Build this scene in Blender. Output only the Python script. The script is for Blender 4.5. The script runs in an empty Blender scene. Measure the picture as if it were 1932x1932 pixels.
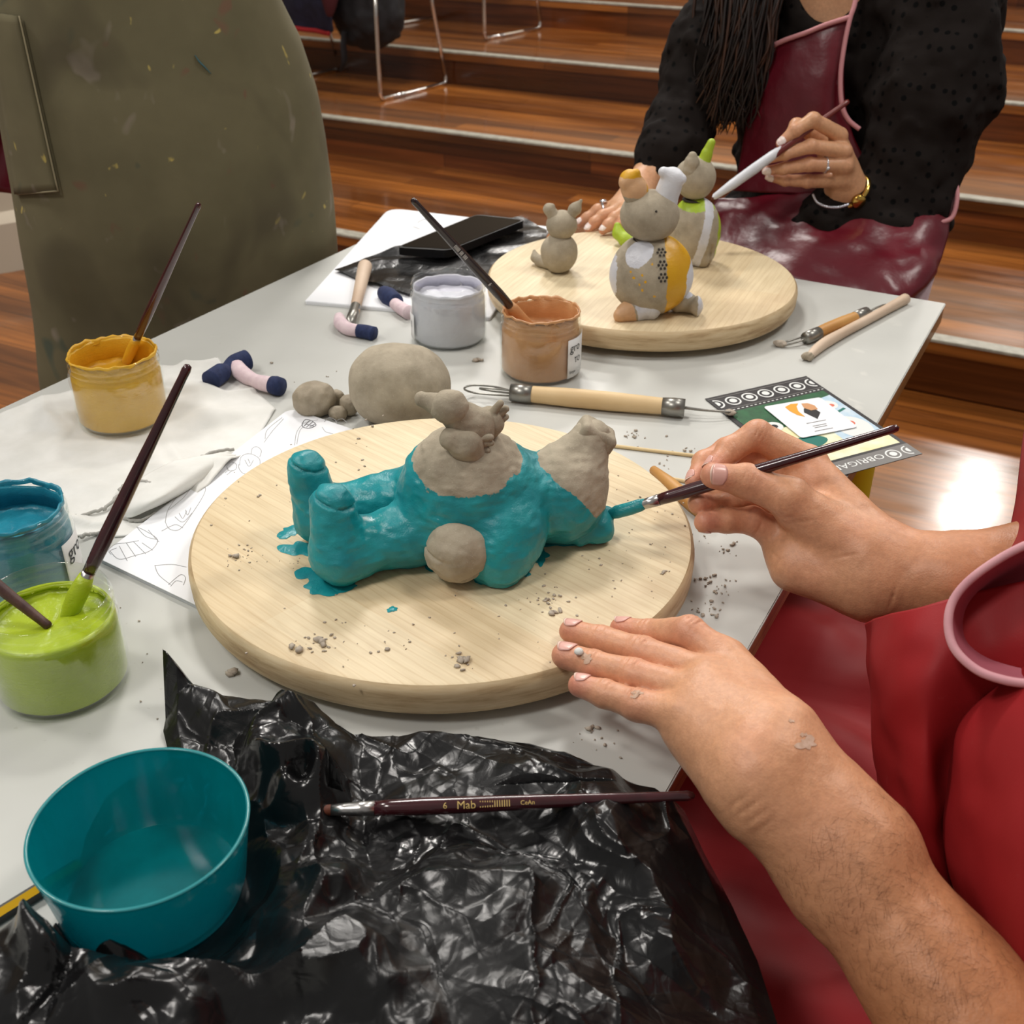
import bpy, bmesh, math, random
import numpy as np
from mathutils import Vector, Matrix
random.seed(7); RNG = np.random.default_rng(7)
SC = bpy.context.scene; COL = SC.collection
# ------------------------------------------------------------------ camera
CM = np.array([[0.88228, 0.47070, 0.0], [-0.24231, 0.45420, 0.85732], [-0.40354, 0.75640, -0.51478]])
_roll = 0.0053
F = 2088.06; CAM = np.array([0.0, 0.0, 1.23]); ZT = 0.73
def _setup():
    global CM
    pi, ro, ya = 0.54064, 0.0053, 0.49008
    cp, sp = math.cos(pi), math.sin(pi)
    f = np.array([-math.sin(ya)*cp, math.cos(ya)*cp, -sp])
    r = np.array([math.cos(ya), math.sin(ya), 0]); u = np.cross(r, f)
    cr, sr = math.cos(ro), math.sin(ro)
    CM = np.array([r*cr+u*sr, u*cr-r*sr, f])
_setup()
def ray(px, py): return np.array([(px-966)/F, -(py-966)/F, 1.0]) @ CM
def at(px, py, z=ZT):            # point of a horizontal plane
    d = ray(px, py); return CAM + d*((z-CAM[2])/d[2])
def aY(px, py, Y):               # point of a vertical plane parallel to the stairs
    d = ray(px, py); return CAM + d*(Y/d[1])
def ad(px, py, dep): return CAM + ray(px, py)*dep
def dep(P): return float((np.asarray(P)-CAM) @ CM[2])
def pj(P):
    q = CM @ (np.asarray(P, float)-CAM); return 966+F*q[0]/q[2], 966-F*q[1]/q[2]
def away(P):
    v = np.array([P[0], P[1], 0.0]); return v/np.linalg.norm(v)
def V(*a): return np.array(a, float)
def vpl(b, px, py):              # point of the upright plane through b that faces the camera
    d = ray(px, py); n = np.array([-CM[0][1], CM[0][0], 0.0]); return CAM + d*(((b-CAM)@n)/(d@n))
def nrm(v): return v/np.linalg.norm(v)
# ------------------------------------------------------------------ materials
def lin(c):
    c = np.array(c, float)/255.0
    return tuple(np.where(c <= 0.04045, c/12.92, ((c+0.055)/1.055)**2.4)) + (1.0,)
MATS = {}
class NT:
    def __init__(s, name):
        s.m = bpy.data.materials.new(name); s.m.use_nodes = True
        s.t = s.m.node_tree; s.t.nodes.clear()
        s.out = s.n('ShaderNodeOutputMaterial'); MATS[name] = s.m
    def n(s, ty, **kw):
        nd = s.t.nodes.new(ty)
        for k, v in kw.items():
            if k in nd.inputs.keys(): nd.inputs[k].default_value = v
            else: setattr(nd, k, v)
        return nd
    def l(s, a, b): s.t.links.new(a, b)
    def coord(s, scale=(1, 1, 1), rot=(0, 0, 0), kind='Object'):
        tc = s.n('ShaderNodeTexCoord'); mp = s.n('ShaderNodeMapping')
        mp.inputs['Scale'].default_value = scale; mp.inputs['Rotation'].default_value = rot
        s.l(tc.outputs[kind], mp.inputs['Vector']); return mp.outputs[0]
    def noise(s, vec, scale, detail=3, rough=0.55, dist=0.0):
        nd = s.n('ShaderNodeTexNoise'); nd.inputs['Scale'].default_value = scale
        nd.inputs['Detail'].default_value = detail; nd.inputs['Roughness'].default_value = rough
        nd.inputs['Distortion'].default_value = dist
        if vec is not None: s.l(vec, nd.inputs['Vector'])
        return nd.outputs['Fac']
    def ramp(s, fac, stops):
        nd = s.n('ShaderNodeValToRGB'); e = nd.color_ramp.elements
        while len(e) < len(stops): e.new(0.5)
        for el, (p, c) in zip(e, stops): el.position = p; el.color = c
        s.l(fac, nd.inputs[0]); return nd.outputs[0]
    def mix(s, fac, a, b, mode='MIX'):
        nd = s.n('ShaderNodeMix'); nd.data_type = 'RGBA'; nd.blend_type = mode
        for sock, v in ((nd.inputs[0], fac), (nd.inputs[6], a), (nd.inputs[7], b)):
            if hasattr(v, 'is_linked') or isinstance(v, bpy.types.NodeSocket): s.l(v, sock)
            else: sock.default_value = v
        return nd.outputs[2]
    def math(s, op, a, b=0.0, c=None):
        nd = s.n('ShaderNodeMath', operation=op)
        for i, v in enumerate((a, b) if c is None else (a, b, c)):
            if isinstance(v, bpy.types.NodeSocket): s.l(v, nd.inputs[i])
            else: nd.inputs[i].default_value = v
        return nd.outputs[0]
    def bump(s, h, strength=0.3, dist=0.002, prev=None):
        nd = s.n('ShaderNodeBump'); nd.inputs['Strength'].default_value = strength
        nd.inputs['Distance'].default_value = dist; s.l(h, nd.inputs['Height'])
        if prev is not None: s.l(prev, nd.inputs['Normal'])
        return nd.outputs[0]
    def bsdf(s, col, rough=0.5, normal=None, **kw):
        b = s.n('ShaderNodeBsdfPrincipled')
        if isinstance(col, bpy.types.NodeSocket): s.l(col, b.inputs['Base Color'])
        else: b.inputs['Base Color'].default_value = col
        if isinstance(rough, bpy.types.NodeSocket): s.l(rough, b.inputs['Roughness'])
        else: b.inputs['Roughness'].default_value = rough
        if normal is not None: s.l(normal, b.inputs['Normal'])
        for k, v in kw.items():
            k = k.replace('_', ' ')
            if isinstance(v, bpy.types.NodeSocket): s.l(v, b.inputs[k])
            else: b.inputs[k].default_value = v
        return b.outputs[0]
    def done(s, sh): s.l(sh, s.out.inputs[0]); return s.m
def mat(name, col, rough=0.5, col2=None, vscale=20, stretch=(1, 1, 1), vlo=0.35, vhi=0.65, bscale=0, bstr=0.2, bdist=0.001, **kw):
    if name in MATS: return MATS[name]
    t = NT(name); c = lin(col); nm = None
    vec = t.coord(stretch)
    if col2 is not None:
        c = t.ramp(t.noise(vec, vscale, 4), [(vlo, lin(col)), (vhi, lin(col2))])
    if bscale: nm = t.bump(t.noise(vec, bscale, 4), bstr, bdist)
    return t.done(t.bsdf(c, rough, nm, **kw))
# ------------------------------------------------------------------ objects
def wloc(o):
    p = np.zeros(3)
    while o is not None:
        p = p + np.array(o.location); o = o.parent
    return p
def thing(name, label, cat, loc, group=None):
    o = bpy.data.objects.new(name, None); COL.objects.link(o); o.location = tuple(loc)
    o.empty_display_size = 0.02
    o['label'] = label; o['category'] = cat
    if group: o['group'] = group
    return o
def tag(o, label, cat, group=None, kind=None):
    if label: o['label'] = label
    if cat: o['category'] = cat
    if group: o['group'] = group
    if kind: o['kind'] = kind
    return o
def part(name, vf, m, parent=None, smooth=True, attr=None, label=None, loc=None, mi=None, angle=None):
    v, f = vf
    v = np.asarray(v, float).reshape(-1, 3)
    off = wloc(parent) if parent is not None else (np.zeros(3) if loc is None else np.array(loc, float))
    me = bpy.data.meshes.new(name)
    me.from_pydata((v-off).tolist(), [], f if isinstance(f, list) else f.tolist())
    ms = m if isinstance(m, (list, tuple)) else [m]
    for q in ms: me.materials.append(q)
    me.update()
    if smooth: me.polygons.foreach_set('use_smooth', [True]*len(me.polygons))
    if mi is not None: me.polygons.foreach_set('material_index', np.asarray(mi, int).tolist())
    if attr:
        for k, a in attr.items():
            at_ = me.attributes.new(k, 'FLOAT', 'POINT'); at_.data.foreach_set('value', np.asarray(a, np.float32))
    if angle is not None:
        try: me.set_sharp_from_angle(angle=math.radians(angle))
        except Exception: pass
    o = bpy.data.objects.new(name, me); COL.objects.link(o)
    if parent is not None: o.parent = parent
    elif loc is not None: o.location = tuple(loc)
    if label: o['label'] = label
    return o
def struct(name, vf, m, **kw):
    o = part(name, vf, m, **kw); o['kind'] = 'structure'; return o
# ------------------------------------------------------------------ shapes -> (verts, faces)
def join(*vfs):
    V_, F_ = [], []; n = 0
    for v, f in vfs:
        v = np.asarray(v, float).reshape(-1, 3); V_.append(v)
        F_ += [[i+n for i in q] for q in (f if isinstance(f, list) else f.tolist())]; n += len(v)
    return np.vstack(V_), F_
def box(lo, hi, bev=0.0):
    lo, hi = np.array(lo, float), np.array(hi, float)
    bm = bmesh.new(); bmesh.ops.create_cube(bm, size=1)
    for v in bm.verts: v.co = Vector((np.array(v.co)+0.5)*(hi-lo)+lo)
    if bev: bmesh.ops.bevel(bm, geom=bm.edges[:], offset=bev, segments=2, affect='EDGES')
    bm.verts.ensure_lookup_table(); bm.verts.index_update()
    r = ([tuple(v.co) for v in bm.verts], [[v.index for v in f.verts] for f in bm.faces]); bm.free(); return r
def frame_of(d):
    d = nrm(np.asarray(d, float)); a = V(0, 0, 1) if abs(d[2]) < 0.9 else V(1, 0, 0)
    x = nrm(np.cross(a, d)); y = np.cross(d, x); return x, y, d
def lathe(prof, c=(0, 0, 0), seg=48, axis=(0, 0, 1), caps=True, close=False):
    """prof: list of (r, t) along axis"""
    c = np.array(c, float); x, y, d = frame_of(axis)
    if abs(axis[0])+abs(axis[1]) < 1e-9: x, y, d = V(1, 0, 0), V(0, 1, 0), V(0, 0, 1)
    vs = []; n = len(prof)
    for r, t in prof:
        for k in range(seg):
            a = 2*math.pi*k/seg; vs.append(c+d*t+(x*math.cos(a)+y*math.sin(a))*r)
    fs = []
    for i in range(n if close else n-1):
        j = (i+1) % n
        for k in range(seg):
            k2 = (k+1) % seg; fs.append([i*seg+k, i*seg+k2, j*seg+k2, j*seg+k])
    if caps and not close:
        if prof[0][0] > 1e-6: fs.append([k for k in range(seg)][::-1])
        if prof[-1][0] > 1e-6: fs.append([(n-1)*seg+k for k in range(seg)])
    return np.array(vs), fs
def rod(a, b, prof, seg=16):
    a, b = np.array(a, float), np.array(b, float); L = np.linalg.norm(b-a)
    return lathe([(r, t*L) for r, t in prof], a, seg, (b-a)/L)
def cat(pts, n=8, closed=False):
    P = np.array(pts, float); out = []
    m = len(P)
    for i in range(m if closed else m-1):
        if closed: p0, p1, p2, p3 = P[(i-1) % m], P[i], P[(i+1) % m], P[(i+2) % m]
        else: p0, p1, p2, p3 = P[max(i-1, 0)], P[i], P[i+1], P[min(i+2, m-1)]
        for k in range(n):
            t = k/n; out.append(0.5*((2*p1)+(-p0+p2)*t+(2*p0-5*p1+4*p2-p3)*t*t+(-p0+3*p1-3*p2+p3)*t**3))
    if not closed: out.append(P[-1])
    return np.array(out)
def tube(pts, r, seg=8, flat=1.0, closed=False, cap=True):
    P = np.array(pts, float); n = len(P); R = np.full(n, r, float) if np.isscalar(r) else np.interp(np.linspace(0, 1, n), np.linspace(0, 1, len(r)), r)
    T = np.gradient(P, axis=0) if not closed else np.roll(P, -1, 0)-np.roll(P, 1, 0)
    x, y, _ = frame_of(T[0]); vs = []
    for i in range(n):
        d = nrm(T[i]+1e-12); x = nrm(x-d*(x@d)); y = np.cross(d, x)
        for k in range(seg):
            a = 2*math.pi*k/seg; vs.append(P[i]+(x*math.cos(a)+y*math.sin(a)*flat)*R[i])
    fs = []
    for i in range(n if closed else n-1):
        j = (i+1) % n
        for k in range(seg):
            k2 = (k+1) % seg; fs.append([i*seg+k, i*seg+k2, j*seg+k2, j*seg+k])
    if cap and not closed: fs += [list(range(seg))[::-1], [(n-1)*seg+k for k in range(seg)]]
    return np.array(vs), fs
def grid_vf(P):
    """P (n,m,3) -> quads"""
    n, m = P.shape[:2]; i, j = np.meshgrid(np.arange(n-1), np.arange(m-1), indexing='ij')
    a = (i*m+j).ravel(); return P.reshape(-1, 3), np.stack([a, a+1, a+m+1, a+m], 1)
def loft(rows, nu=8, nv=8):
    R = [cat(r, nv) for r in rows]; R = np.array(R); out = []
    cols = [cat(R[:, j], nu) for j in range(R.shape[1])]
    return np.stack(cols, 1)
def thick(P, t, nrm_=None):
    """solid sheet of thickness t from a grid"""
    du = np.gradient(P, axis=0); dv = np.gradient(P, axis=1); N = np.cross(du, dv)
    N /= (np.linalg.norm(N, axis=2, keepdims=True)+1e-12)
    v1, f1 = grid_vf(P); v2, f2 = grid_vf(P-N*t); n, m = P.shape[:2]; k = n*m
    fs = f1.tolist()+[[a+k for a in q[::-1]] for q in f2.tolist()]
    idx = np.arange(k).reshape(n, m)
    ring = list(idx[0, :])+list(idx[1:, -1])+list(idx[-1, :-1][::-1])+list(idx[1:-1, 0][::-1])
    for a, b in zip(ring, ring[1:]+ring[:1]): fs.append([int(b), int(a), int(a)+k, int(b)+k])
    return np.vstack([v1, v2]), fs
def poly_prism(pts, z0, z1):
    n = len(pts); v = [(p[0], p[1], z0) for p in pts]+[(p[0], p[1], z1) for p in pts]
    f = [list(range(n))[::-1], list(range(n, 2*n))]+[[i, (i+1) % n, n+(i+1) % n, n+i] for i in range(n)]
    return v, f
def slab(pts, h):                # flat quad/polygon through 3D points, h thick upward
    P = np.array(pts, float); n = len(P)
    ar = sum(P[i][0]*P[(i+1) % n][1]-P[(i+1) % n][0]*P[i][1] for i in range(n))
    if ar < 0: P = P[::-1]
    v = np.vstack([P, P+V(0, 0, h)])
    return v, [list(range(n))[::-1], list(range(n, 2*n))]+[[i, (i+1) % n, n+(i+1) % n, n+i] for i in range(n)]
# ------------------------------------------------------------------ noise
def _hash(ix, iy, iz, seed):
    h = (ix*374761393+iy*668265263+iz*2147483647+seed*974634777) & 0xffffffff
    h = ((h ^ (h >> 13))*1274126177) & 0xffffffff
    return ((h ^ (h >> 16)) & 0xffff)/65535.0
def vnoise(P, scale, seed=0):
    Q = np.asarray(P, float)*scale; I = np.floor(Q).astype(np.int64); f = Q-I; f = f*f*(3-2*f)
    r = 0
    for dx in (0, 1):
        for dy in (0, 1):
            for dz in (0, 1):
                w = (f[..., 0] if dx else 1-f[..., 0])*(f[..., 1] if dy else 1-f[..., 1])*(f[..., 2] if dz else 1-f[..., 2])
                r = r+w*_hash(I[..., 0]+dx, I[..., 1]+dy, I[..., 2]+dz, seed)
    return r*2-1
def fbm(P, scale, oct=3, seed=0):
    return sum(vnoise(P, scale*2**k, seed+k)*0.5**k for k in range(oct))
def facet(x, y, s, seed):
    """piecewise linear crumple: linear interpolation of random heights on a triangle lattice"""
    u = x*s; v = y*s; k = (u+v)*0.36602540378; a = u+k; b = v+k
    i = np.floor(a).astype(np.int64); j = np.floor(b).astype(np.int64); fa = a-i; fb = b-j
    H = lambda p, q: _hash(p, q, p*0, seed)*2-1
    h00, h11 = H(i, j), H(i+1, j+1); up = fa > fb
    hm = np.where(up, H(i+1, j), H(i, j+1)); mx = np.maximum(fa, fb); mn = np.minimum(fa, fb)
    return h00*(1-mx)+hm*(mx-mn)+h11*mn
# ------------------------------------------------------------------ implicit surfaces
def smin(a, b, k):
    h = np.clip(0.5+0.5*(b-a)/k, 0, 1); return b*(1-h)+a*h-k*h*(1-h)
def d_cone(P, a, b, r1, r2):
    a = np.asarray(a, float); ba = np.asarray(b, float)-a; pa = P-a
    h = np.clip((pa@ba)/(ba@ba+1e-12), 0, 1); return np.linalg.norm(pa-h[:, None]*ba, axis=1)-(r1+(r2-r1)*h)
def d_ell(P, c, r, R=None):
    q = P-np.asarray(c, float)
    if R is not None: q = q@np.asarray(R).T
    r = np.asarray(r, float); k0 = np.linalg.norm(q/r, axis=1); k1 = np.linalg.norm(q/(r*r), axis=1)
    return k0*(k0-1)/(k1+1e-9)
def d_chain(P, pts, rs, k=0.003):
    d = None
    for a, b, r1, r2 in zip(pts[:-1], pts[1:], rs[:-1], rs[1:]):
        e = d_cone(P, a, b, r1, r2); d = e if d is None else smin(d, e, k)
    return d
def sdf_mesh(f, lo, hi, h, proj=2):
    lo = np.asarray(lo, float); hi = np.asarray(hi, float); s = 4
    nc = np.ceil((hi-lo)/(h*s)).astype(int)+1
    g = [lo[i]+np.arange(nc[i])*h*s for i in range(3)]
    C_ = np.stack(np.meshgrid(*g, indexing='ij'), -1).reshape(-1, 3)
    dc = f(C_).reshape(nc)
    nf = (nc-1)*s+1
    gi = [np.clip(np.round(np.arange(nf[i])/s).astype(int), 0, nc[i]-1) for i in range(3)]
    D = dc[np.ix_(*gi)].astype(np.float32)
    idx = np.argwhere(np.abs(D) < s*h*1.5)
    for k in range(0, len(idx), 400000):
        q = idx[k:k+400000]; D[q[:, 0], q[:, 1], q[:, 2]] = f(lo+q*h)
    N = D < 0
    c = np.zeros(tuple(nf-1), np.uint8)
    offs = [(dx, dy, dz) for dx in (0, 1) for dy in (0, 1) for dz in (0, 1)]
    for o in offs: c += N[o[0]:o[0]+nf[0]-1, o[1]:o[1]+nf[1]-1, o[2]:o[2]+nf[2]-1]
    act = np.argwhere((c > 0) & (c < 8)); vid = np.full(tuple(nf-1), -1, np.int64)
    vid[act[:, 0], act[:, 1], act[:, 2]] = np.arange(len(act))
    acc = np.zeros((len(act), 3)); cnt = np.zeros(len(act))
    for a in offs:
        for ax in range(3):
            if a[ax]: continue
            b = list(a); b[ax] = 1
            d1 = D[act[:, 0]+a[0], act[:, 1]+a[1], act[:, 2]+a[2]]; d2 = D[act[:, 0]+b[0], act[:, 1]+b[1], act[:, 2]+b[2]]
            m = (d1 < 0) != (d2 < 0); t = np.where(m, d1/np.where(m, d1-d2, 1), 0)
            p = np.tile(np.array(a, float), (len(act), 1)); p[:, ax] += t
            acc += np.where(m[:, None], p, 0); cnt += m
    v = lo+(act+acc/cnt[:, None])*h
    quads = []
    for ax in range(3):
        sl1 = [slice(None)]*3; sl2 = [slice(None)]*3; sl1[ax] = slice(0, -1); sl2[ax] = slice(1, None)
        E = np.argwhere(N[tuple(sl1)] != N[tuple(sl2)])
        u, w = (ax+1) % 3, (ax+2) % 3
        ok = (E[:, u] > 0) & (E[:, w] > 0) & (E[:, u] < nf[u]-1) & (E[:, w] < nf[w]-1); E = E[ok]
        def cell(du, dw):
            q = E.copy(); q[:, u] -= du; q[:, w] -= dw; return vid[q[:, 0], q[:, 1], q[:, 2]]
        Q = np.stack([cell(1, 1), cell(0, 1), cell(0, 0), cell(1, 0)], 1)
        fl = ~N[E[:, 0], E[:, 1], E[:, 2]]; Q[fl] = Q[fl][:, ::-1]; quads.append(Q)
    Q = np.vstack(quads); Q = Q[(Q >= 0).all(1)]
    e = h*0.3
    for _ in range(proj):
        d0 = f(v); gr = np.stack([f(v+np.eye(3)[i]*e)-f(v-np.eye(3)[i]*e) for i in range(3)], 1)/(2*e)
        L = (gr*gr).sum(1)+1e-6; st = np.clip(d0/L, -h, h); v = v-gr*st[:, None]*0.9
    return v, Q
def bounds(pts, pad):
    P = np.array(pts, float).reshape(-1, 3); return P.min(0)-pad, P.max(0)+pad
def text_vf(s, size, depth=0.0):
    cu = bpy.data.curves.new('t', 'FONT'); cu.body = s; cu.size = size; cu.extrude = depth; cu.resolution_u = 3
    o = bpy.data.objects.new('t', cu); COL.objects.link(o)
    me = o.to_mesh(); v = np.array([tuple(q.co) for q in me.vertices]).reshape(-1, 3); f = [list(p.vertices) for p in me.polygons]
    o.to_mesh_clear(); bpy.data.objects.remove(o); bpy.data.curves.remove(cu); return v, f
# ------------------------------------------------------------------ materials
def wood_floor(name, axes='xy', ca=(152, 96, 46), cb=(100, 58, 26)):
    t = NT(name); rot = (0, 0, 0) if axes == 'xy' else (math.radians(-90), 0, 0)
    vec = t.coord((1, 1, 1), rot)
    br = t.n('ShaderNodeTexBrick'); br.offset = 0.37
    br.inputs['Scale'].default_value = 1.0; br.inputs['Brick Width'].default_value = 1.7
    br.inputs['Row Height'].default_value = 0.092 if axes == 'xy' else 0.2
    br.inputs['Mortar Size'].default_value = 0.0012; br.inputs['Mortar Smooth'].default_value = 0.3
    br.inputs['Color1'].default_value = lin(ca); br.inputs['Color2'].default_value = lin(cb)
    br.inputs['Mortar'].default_value = lin((40, 20, 10)); t.l(vec, br.inputs['Vector'])
    g = t.coord((1.3, 26, 26)); fine = t.noise(g, 1.6, 5, 0.6, 0.6)
    g2 = t.coord((0.7, 7, 9)); big = t.noise(g2, 1.1, 3, 0.5, 1.2)
    c = t.mix(1.0, br.outputs[0], t.ramp(fine, [(0.3, (0.55, 0.5, 0.45, 1)), (0.7, (1.25, 1.2, 1.1, 1))]), 'MULTIPLY')
    c = t.mix(1.0, c, t.ramp(big, [(0.32, (0.6, 0.52, 0.45, 1)), (0.68, (1.25, 1.2, 1.1, 1))]), 'MULTIPLY')
    rg = t.ramp(t.noise(t.coord((2, 6, 6)), 2.0, 3), [(0.3, (0.13, 0.13, 0.13, 1)), (0.7, (0.26, 0.26, 0.26, 1))])
    return t.done(t.bsdf(c, rg, t.bump(fine, 0.05, 0.002), Coat_Weight=0.35, Coat_Roughness=0.08))
M_floor = wood_floor('polished hardwood'); M_riser = wood_floor('shade tinted hardwood riser', 'xz', (112, 62, 30), (66, 34, 16))  # riser wood coloured darker than the treads to stand in for shade
M_nose = mat('aluminium nosing', (168, 165, 152), 0.42, (140, 136, 124), 40, bscale=300, bstr=0.2)
# table laminate
t = NT('grey laminate'); vec = t.coord()
c = t.ramp(t.noise(vec, 5, 4), [(0.3, lin((188, 189, 184))), (0.7, lin((197, 198, 193)))])
sm = t.ramp(t.noise(vec, 22, 3, 0.5, 0.8), [(0.66, (0, 0, 0, 1)), (0.72, (1, 1, 1, 1))])
pt = t.ramp(t.noise(vec, 2.2, 1), [(0.5, (0, 0, 0, 1)), (0.6, (1, 1, 1, 1))])
c = t.mix(t.math('MULTIPLY', t.math('MULTIPLY', sm, pt), 0.55), c, lin((216, 215, 208)))
sp = t.ramp(t.noise(vec, 160, 2), [(0.72, (0, 0, 0, 1)), (0.78, (1, 1, 1, 1))])
c = t.mix(t.math('MULTIPLY', sp, 0.25), c, lin((150, 146, 136)))
M_table = t.done(t.bsdf(c, t.ramp(t.noise(vec, 9, 3), [(0.3, (0.34,)*3+(1,)), (0.7, (0.5,)*3+(1,))])))
M_edge = mat('oiled plywood edge', (164, 116, 56), 0.45, (120, 78, 34), 3, (8, 1, 60), Coat_Weight=0.2)
M_yellow = mat('yellow enamel', (205, 178, 8), 0.4)
M_white = mat('white paper', (232, 234, 238), 0.7)
M_paper2 = mat('ivory paper', (232, 230, 218), 0.75)
M_pencil = mat('graphite line', (172, 172, 174), 0.6)
M_pencil2 = mat('soft graphite line', (120, 120, 124), 0.6)
# maple board
def maple(name, ang):
    t = NT(name); vec = t.coord((1, 1, 1), (0, 0, -ang))
    sx = t.n('ShaderNodeSeparateXYZ'); t.l(vec, sx.inputs[0])
    br = t.n('ShaderNodeTexBrick'); br.offset = 0.0
    br.inputs['Scale'].default_value = 1; br.inputs['Brick Width'].default_value = 3.0; br.inputs['Row Height'].default_value = 0.058
    br.inputs['Mortar Size'].default_value = 0.0; br.inputs['Color1'].default_value = lin((226, 212, 180)); br.inputs['Color2'].default_value = lin((216, 196, 160))
    t.l(vec, br.inputs['Vector'])
    mp = t.n('ShaderNodeMapping'); mp.inputs['Scale'].default_value = (2.2, 30, 6); t.l(vec, mp.inputs[0])
    gr = t.noise(mp.outputs[0], 6, 5, 0.6, 0.4)
    mp2 = t.n('ShaderNodeMapping'); mp2.inputs['Scale'].default_value = (1.0, 5, 3); t.l(vec, mp2.inputs[0])
    wv = t.n('ShaderNodeTexWave'); wv.inputs['Scale'].default_value = 9; wv.inputs['Distortion'].default_value = 7; wv.inputs['Detail'].default_value = 2
    wv.inputs['Detail Scale'].default_value = 0.6; wv.bands_direction = 'Y'; t.l(mp2.outputs[0], wv.inputs[0])
    c = t.mix(1.0, br.outputs[0], t.ramp(gr, [(0.3, (0.88, 0.84, 0.78, 1)), (0.62, (1.03, 1.02, 1.0, 1))]), 'MULTIPLY')
    c = t.mix(1.0, c, t.ramp(wv.outputs[1], [(0.0, (0.93, 0.9, 0.86, 1)), (0.16, (1, 1, 1, 1))]), 'MULTIPLY')
    st = t.ramp(t.noise(t.coord(), 9, 4, 0.6), [(0.58, (0, 0, 0, 1)), (0.75, (1, 1, 1, 1))])
    c = t.mix(t.math('MULTIPLY', st, 0.28), c, lin((176, 146, 118)))
    return t.done(t.bsdf(c, 0.5, t.bump(gr, 0.08, 0.001)))
g = at(1290, 1185, 0.764)-at(1010, 1045, 0.764); M_maple1 = maple('maple board', math.atan2(g[1], g[0]))
M_maple2 = maple('worn maple board', math.atan2(g[1], g[0])+1.9)
t = NT('end grain maple'); vec = t.coord((1, 1, 9)); n1 = t.noise(vec, 14, 5, 0.65, 0.3)
M_mrim = t.done(t.bsdf(t.ramp(n1, [(0.3, lin((160, 128, 88))), (0.5, lin((205, 180, 140))), (0.7, lin((222, 202, 165)))]), 0.6, t.bump(n1, 0.15, 0.001)))
# clay
def clay_nodes(t, base=(172, 161, 141), dark=(146, 136, 117)):
    vec = t.coord(); c = t.ramp(t.noise(vec, 45, 5, 0.6), [(0.3, lin(dark)), (0.6, lin(base))])
    sp = t.ramp(t.noise(vec, 900, 1), [(0.7, (0, 0, 0, 1)), (0.76, (1, 1, 1, 1))])
    c = t.mix(t.math('MULTIPLY', sp, 0.5), c, lin((205, 196, 180)))
    h = t.math('ADD', t.noise(vec, 160, 5, 0.65), t.math('MULTIPLY', t.noise(vec, 700, 3), 0.4)); return c, h
t = NT('grey stoneware clay'); c, h = clay_nodes(t); M_clay = t.done(t.bsdf(c, 0.85, t.bump(h, 0.45, 0.0012)))
t = NT('damp stoneware clay'); c, h = clay_nodes(t, (166, 154, 134), (138, 127, 108)); M_clay2 = t.done(t.bsdf(c, 0.7, t.bump(h, 0.5, 0.0014)))
def paint_nodes(t, a, b):
    vec = t.coord(); c = t.ramp(t.noise(vec, 35, 4), [(0.3, lin(a)), (0.7, lin(b))])
    mp = t.coord((1, 1, 2.5)); h = t.noise(mp, 190, 4, 0.6, 1.0); return c, h
def painted(name, attrs, base_clay=True, rough=0.42):
    """clay with areas of glaze; attrs: list of (attribute, colA, colB), attribute>0 = painted"""
    t = NT(name); c, h = clay_nodes(t); r = 0.85; b = t.bump(h, 0.4, 0.0012)
    rs = None
    for nm, ca, cb in attrs:
        a = t.n('ShaderNodeAttribute'); a.attribute_name = nm
        m = t.ramp(t.math('ADD', t.math('MULTIPLY', a.outputs['Fac'], 250.0), t.math('MULTIPLY', t.math('SUBTRACT', t.noise(t.coord(), 260, 3), 0.5), 0.9)),
                   [(0.0, (0, 0, 0, 1)), (0.12, (1, 1, 1, 1))])
        pc, ph = paint_nodes(t, ca, cb); c = t.mix(m, c, pc)
        rs = m if rs is None else t.math('MAXIMUM', rs, m)
    wet = t.ramp(t.noise(t.coord(), 28, 2), [(0.45, (rough,)*3+(1,)), (0.68, (0.16,)*3+(1,))])
    rr = t.mix(rs, (0.85,)*3+(1,), wet)
    return t.done(t.bsdf(c, rr, t.bump(paint_nodes(t, (1, 1, 1), (2, 2, 2))[1], 0.22, 0.001, b)))
TEAL = ((16, 128, 138), (34, 156, 162))
def gloss_paint(name, a, b, rough=0.3):
    t = NT(name); c, h = paint_nodes(t, a, b); return t.done(t.bsdf(c, rough, t.bump(h, 0.35, 0.0015)))
M_teal = gloss_paint('teal glaze', *TEAL)
M_pyel = gloss_paint('ochre glaze', (210, 160, 34), (220, 172, 48), 0.35)
M_pgrn = gloss_paint('lime glaze', (158, 178, 28), (174, 194, 44), 0.3)
M_pblu = gloss_paint('blue glaze', (28, 122, 146), (44, 144, 166), 0.3)
M_pgry = gloss_paint('lavender grey glaze', (204, 204, 216), (212, 212, 222), 0.4)
M_pcar = gloss_paint('caramel glaze', (196, 142, 92), (208, 156, 108), 0.38)
M_pwht = gloss_paint('white glaze', (206, 208, 214), (222, 224, 230), 0.4)
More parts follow.
